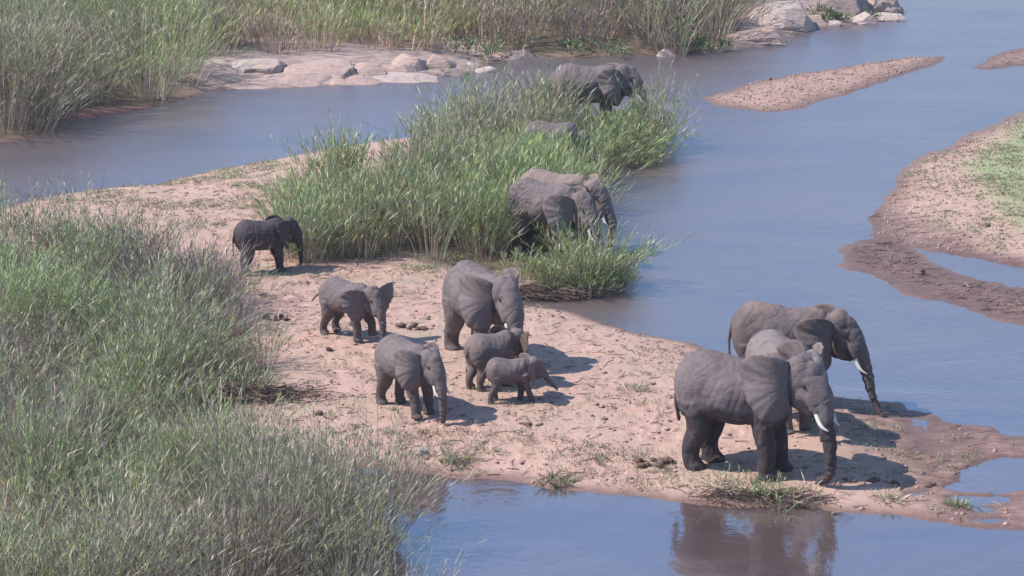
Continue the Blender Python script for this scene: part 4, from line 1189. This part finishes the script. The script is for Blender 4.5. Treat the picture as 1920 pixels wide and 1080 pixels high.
def stick(px, py, L, ang, rise, r, label, z=None, bend=.1, seed=1, name='dead_stick', cat='stick', fork=False):
    x, y, gz = gt(px, py)
    bm = bmesh.new()
    pts = [(L * t * cos(ang) - bend * L * sin(pi * t) * sin(ang), L * t * sin(ang) + bend * L * sin(pi * t) * cos(ang), rise * t + .01) for t in (0, .33, .66, 1)]
    add_tube(bm, pts, [r, r * .9, r * .7, r * .4], seg=7, per=3)
    if fork:
        p = pts[2]
        add_tube(bm, [p, (p[0] + L * .2, p[1] + L * .12, p[2] + L * .16), (p[0] + L * .3, p[1] + L * .12, p[2] + L * .33)], [r * .6, r * .45, r * .2], seg=6)
    me = bpy.data.meshes.new(name); bm.to_mesh(me); bm.free()
    o = link_mesh(name, me, wood_m, smooth=True); o.location = (x, y, gz if z is None else z)
    return tag(o, label, cat)
stick(1012, 900, .95, R(8), .12, .02, 'bleached bent branch lying on the near shore', bend=.12)
stick(1022, 906, .5, R(40), .15, .014, 'short grey branch beside the bleached bent one')
stick(846, 884, .12, R(75), .22, .03, 'dark knobbly stub poking from the near waterline', fork=True)
stick(1556, 893, .45, R(40), .30, .010, 'thin pale stalk leaning on the sand by the trunk tip of the largest elephant')
stick(1478, 978, .22, R(40), .08, .014, 'curved pale stick floating in the near water', z=0.0, bend=.3)
stick(1560, 965, .20, R(10), .02, .03, 'dark piece of wood at the near waterline', z=0.01)
stick(560, 735, 1.0, R(170), .10, .014, 'long pale reed stalk fallen across the sand at the end of the left bed')
stick(585, 520, 1.3, R(25), .35, .016, 'pale bent branch at the foot of the island reeds behind the trotting elephant', bend=-.2)
stick(905, 98, 2.5, R(20), 1.0, .03, 'bare branch leaning over the dark water right of the outcrop')
stick(1160, 325, 1.5, R(160), .5, .02, 'bare drooping branch under the overhanging island reeds', bend=.2)

# ------------------------------------------------------------------ little bird on the near shore
bx, by, bz = gt(792, 853)
bird = bpy.data.objects.new('bird', None); COL.objects.link(bird); bird.location = (bx, by, bz); bird.rotation_euler = (0, 0, R(172)); bird.scale = (.85,) * 3
tag(bird, 'small white and grey bird sitting on the near shore left of the dark stub', 'bird')
def pmat(name, c, r=.7):
    m, nt, b = mat(name)
    nt.links.new(ramp(nt, noise_tex(nt, N(nt, "ShaderNodeTexCoord").outputs['Object'], 30, 3), [(.3, tuple(x * .85 for x in c)), (.7, c)]), b.inputs['Base Color'])
    b.inputs['Roughness'].default_value = r
    return m
bm = bmesh.new()
add_ell(bm, (0, 0, .085), (.105, .05, .055)); add_ell(bm, (.10, 0, .125), (.035, .03, .032)); add_tube(bm, [(.05, 0, .09), (.09, 0, .115)], [.045, .03])
tmp = bpy.data.meshes.new('t'); bmesh.ops.recalc_face_normals(bm, faces=bm.faces); bm.to_mesh(tmp); bm.free()
to = bpy.data.objects.new('t', tmp); COL.objects.link(to); rm = to.modifiers.new('r', 'REMESH'); rm.mode = 'VOXEL'; rm.voxel_size = .007
sm = to.modifiers.new('s', 'SMOOTH'); sm.iterations = 4
bmf = bmesh.new(); bmf.from_object(to, bpy.context.evaluated_depsgraph_get()); bpy.data.objects.remove(to)
me = bpy.data.meshes.new('body'); bmf.to_mesh(me); bmf.free()
link_mesh('body', me, pmat('white_feathers', (.48, .45, .45)), bird, smooth=True)
grey_f = pmat('grey_feathers', (.16, .15, .18))
for s in (1, -1):
    bm = bmesh.new(); add_ell(bm, (-.05, s * .040, .10), (.115, .016, .038), rot=Matrix.Rotation(R(-14), 4, 'Y'))
    me = bpy.data.meshes.new('wing'); bm.to_mesh(me); bm.free(); link_mesh('wing', me, grey_f, bird, smooth=True)
    bm = bmesh.new(); add_tube(bm, [(0, s * .02, .05), (.0, s * .02, .0)], [.006, .005], seg=6)
    me = bpy.data.meshes.new('leg'); bm.to_mesh(me); bm.free(); link_mesh('leg', me, pmat('bird_leg', (.12, .08, .05)), bird, smooth=True)
bm = bmesh.new(); add_tube(bm, [(-.09, 0, .085), (-.17, 0, .07)], [.022, .012], seg=8)
me = bpy.data.meshes.new('tail'); bm.to_mesh(me); bm.free(); link_mesh('tail', me, grey_f, bird, smooth=True)
bm = bmesh.new(); add_tube(bm, [(.125, 0, .125), (.165, 0, .118)], [.009, .003], seg=8)
me = bpy.data.meshes.new('beak'); bm.to_mesh(me); bm.free(); link_mesh('beak', me, pmat('beak', (.08, .05, .03)), bird, smooth=True)

# ------------------------------------------------------------------ air between the camera and the far bank
hz_m = bpy.data.materials.new('haze'); hz_m.use_nodes = True
nt = hz_m.node_tree; nt.nodes.clear()
out = N(nt, "ShaderNodeOutputMaterial"); pv = N(nt, "ShaderNodeVolumePrincipled")
pv.inputs['Color'].default_value = (0.80, 0.84, 1.0, 1); pv.inputs['Density'].default_value = 0.0002
nt.links.new(pv.outputs[0], out.inputs['Volume'])
bm = bmesh.new()
bmesh.ops.create_cube(bm, size=1.0, matrix=Matrix.Translation((0, 60, 12.5)) @ Matrix.Diagonal((260, 260, 31, 1)))
hme = bpy.data.meshes.new('haze'); bm.to_mesh(hme); bm.free()
haze = link_mesh('haze', hme, hz_m)
tag(haze, kind='stuff')
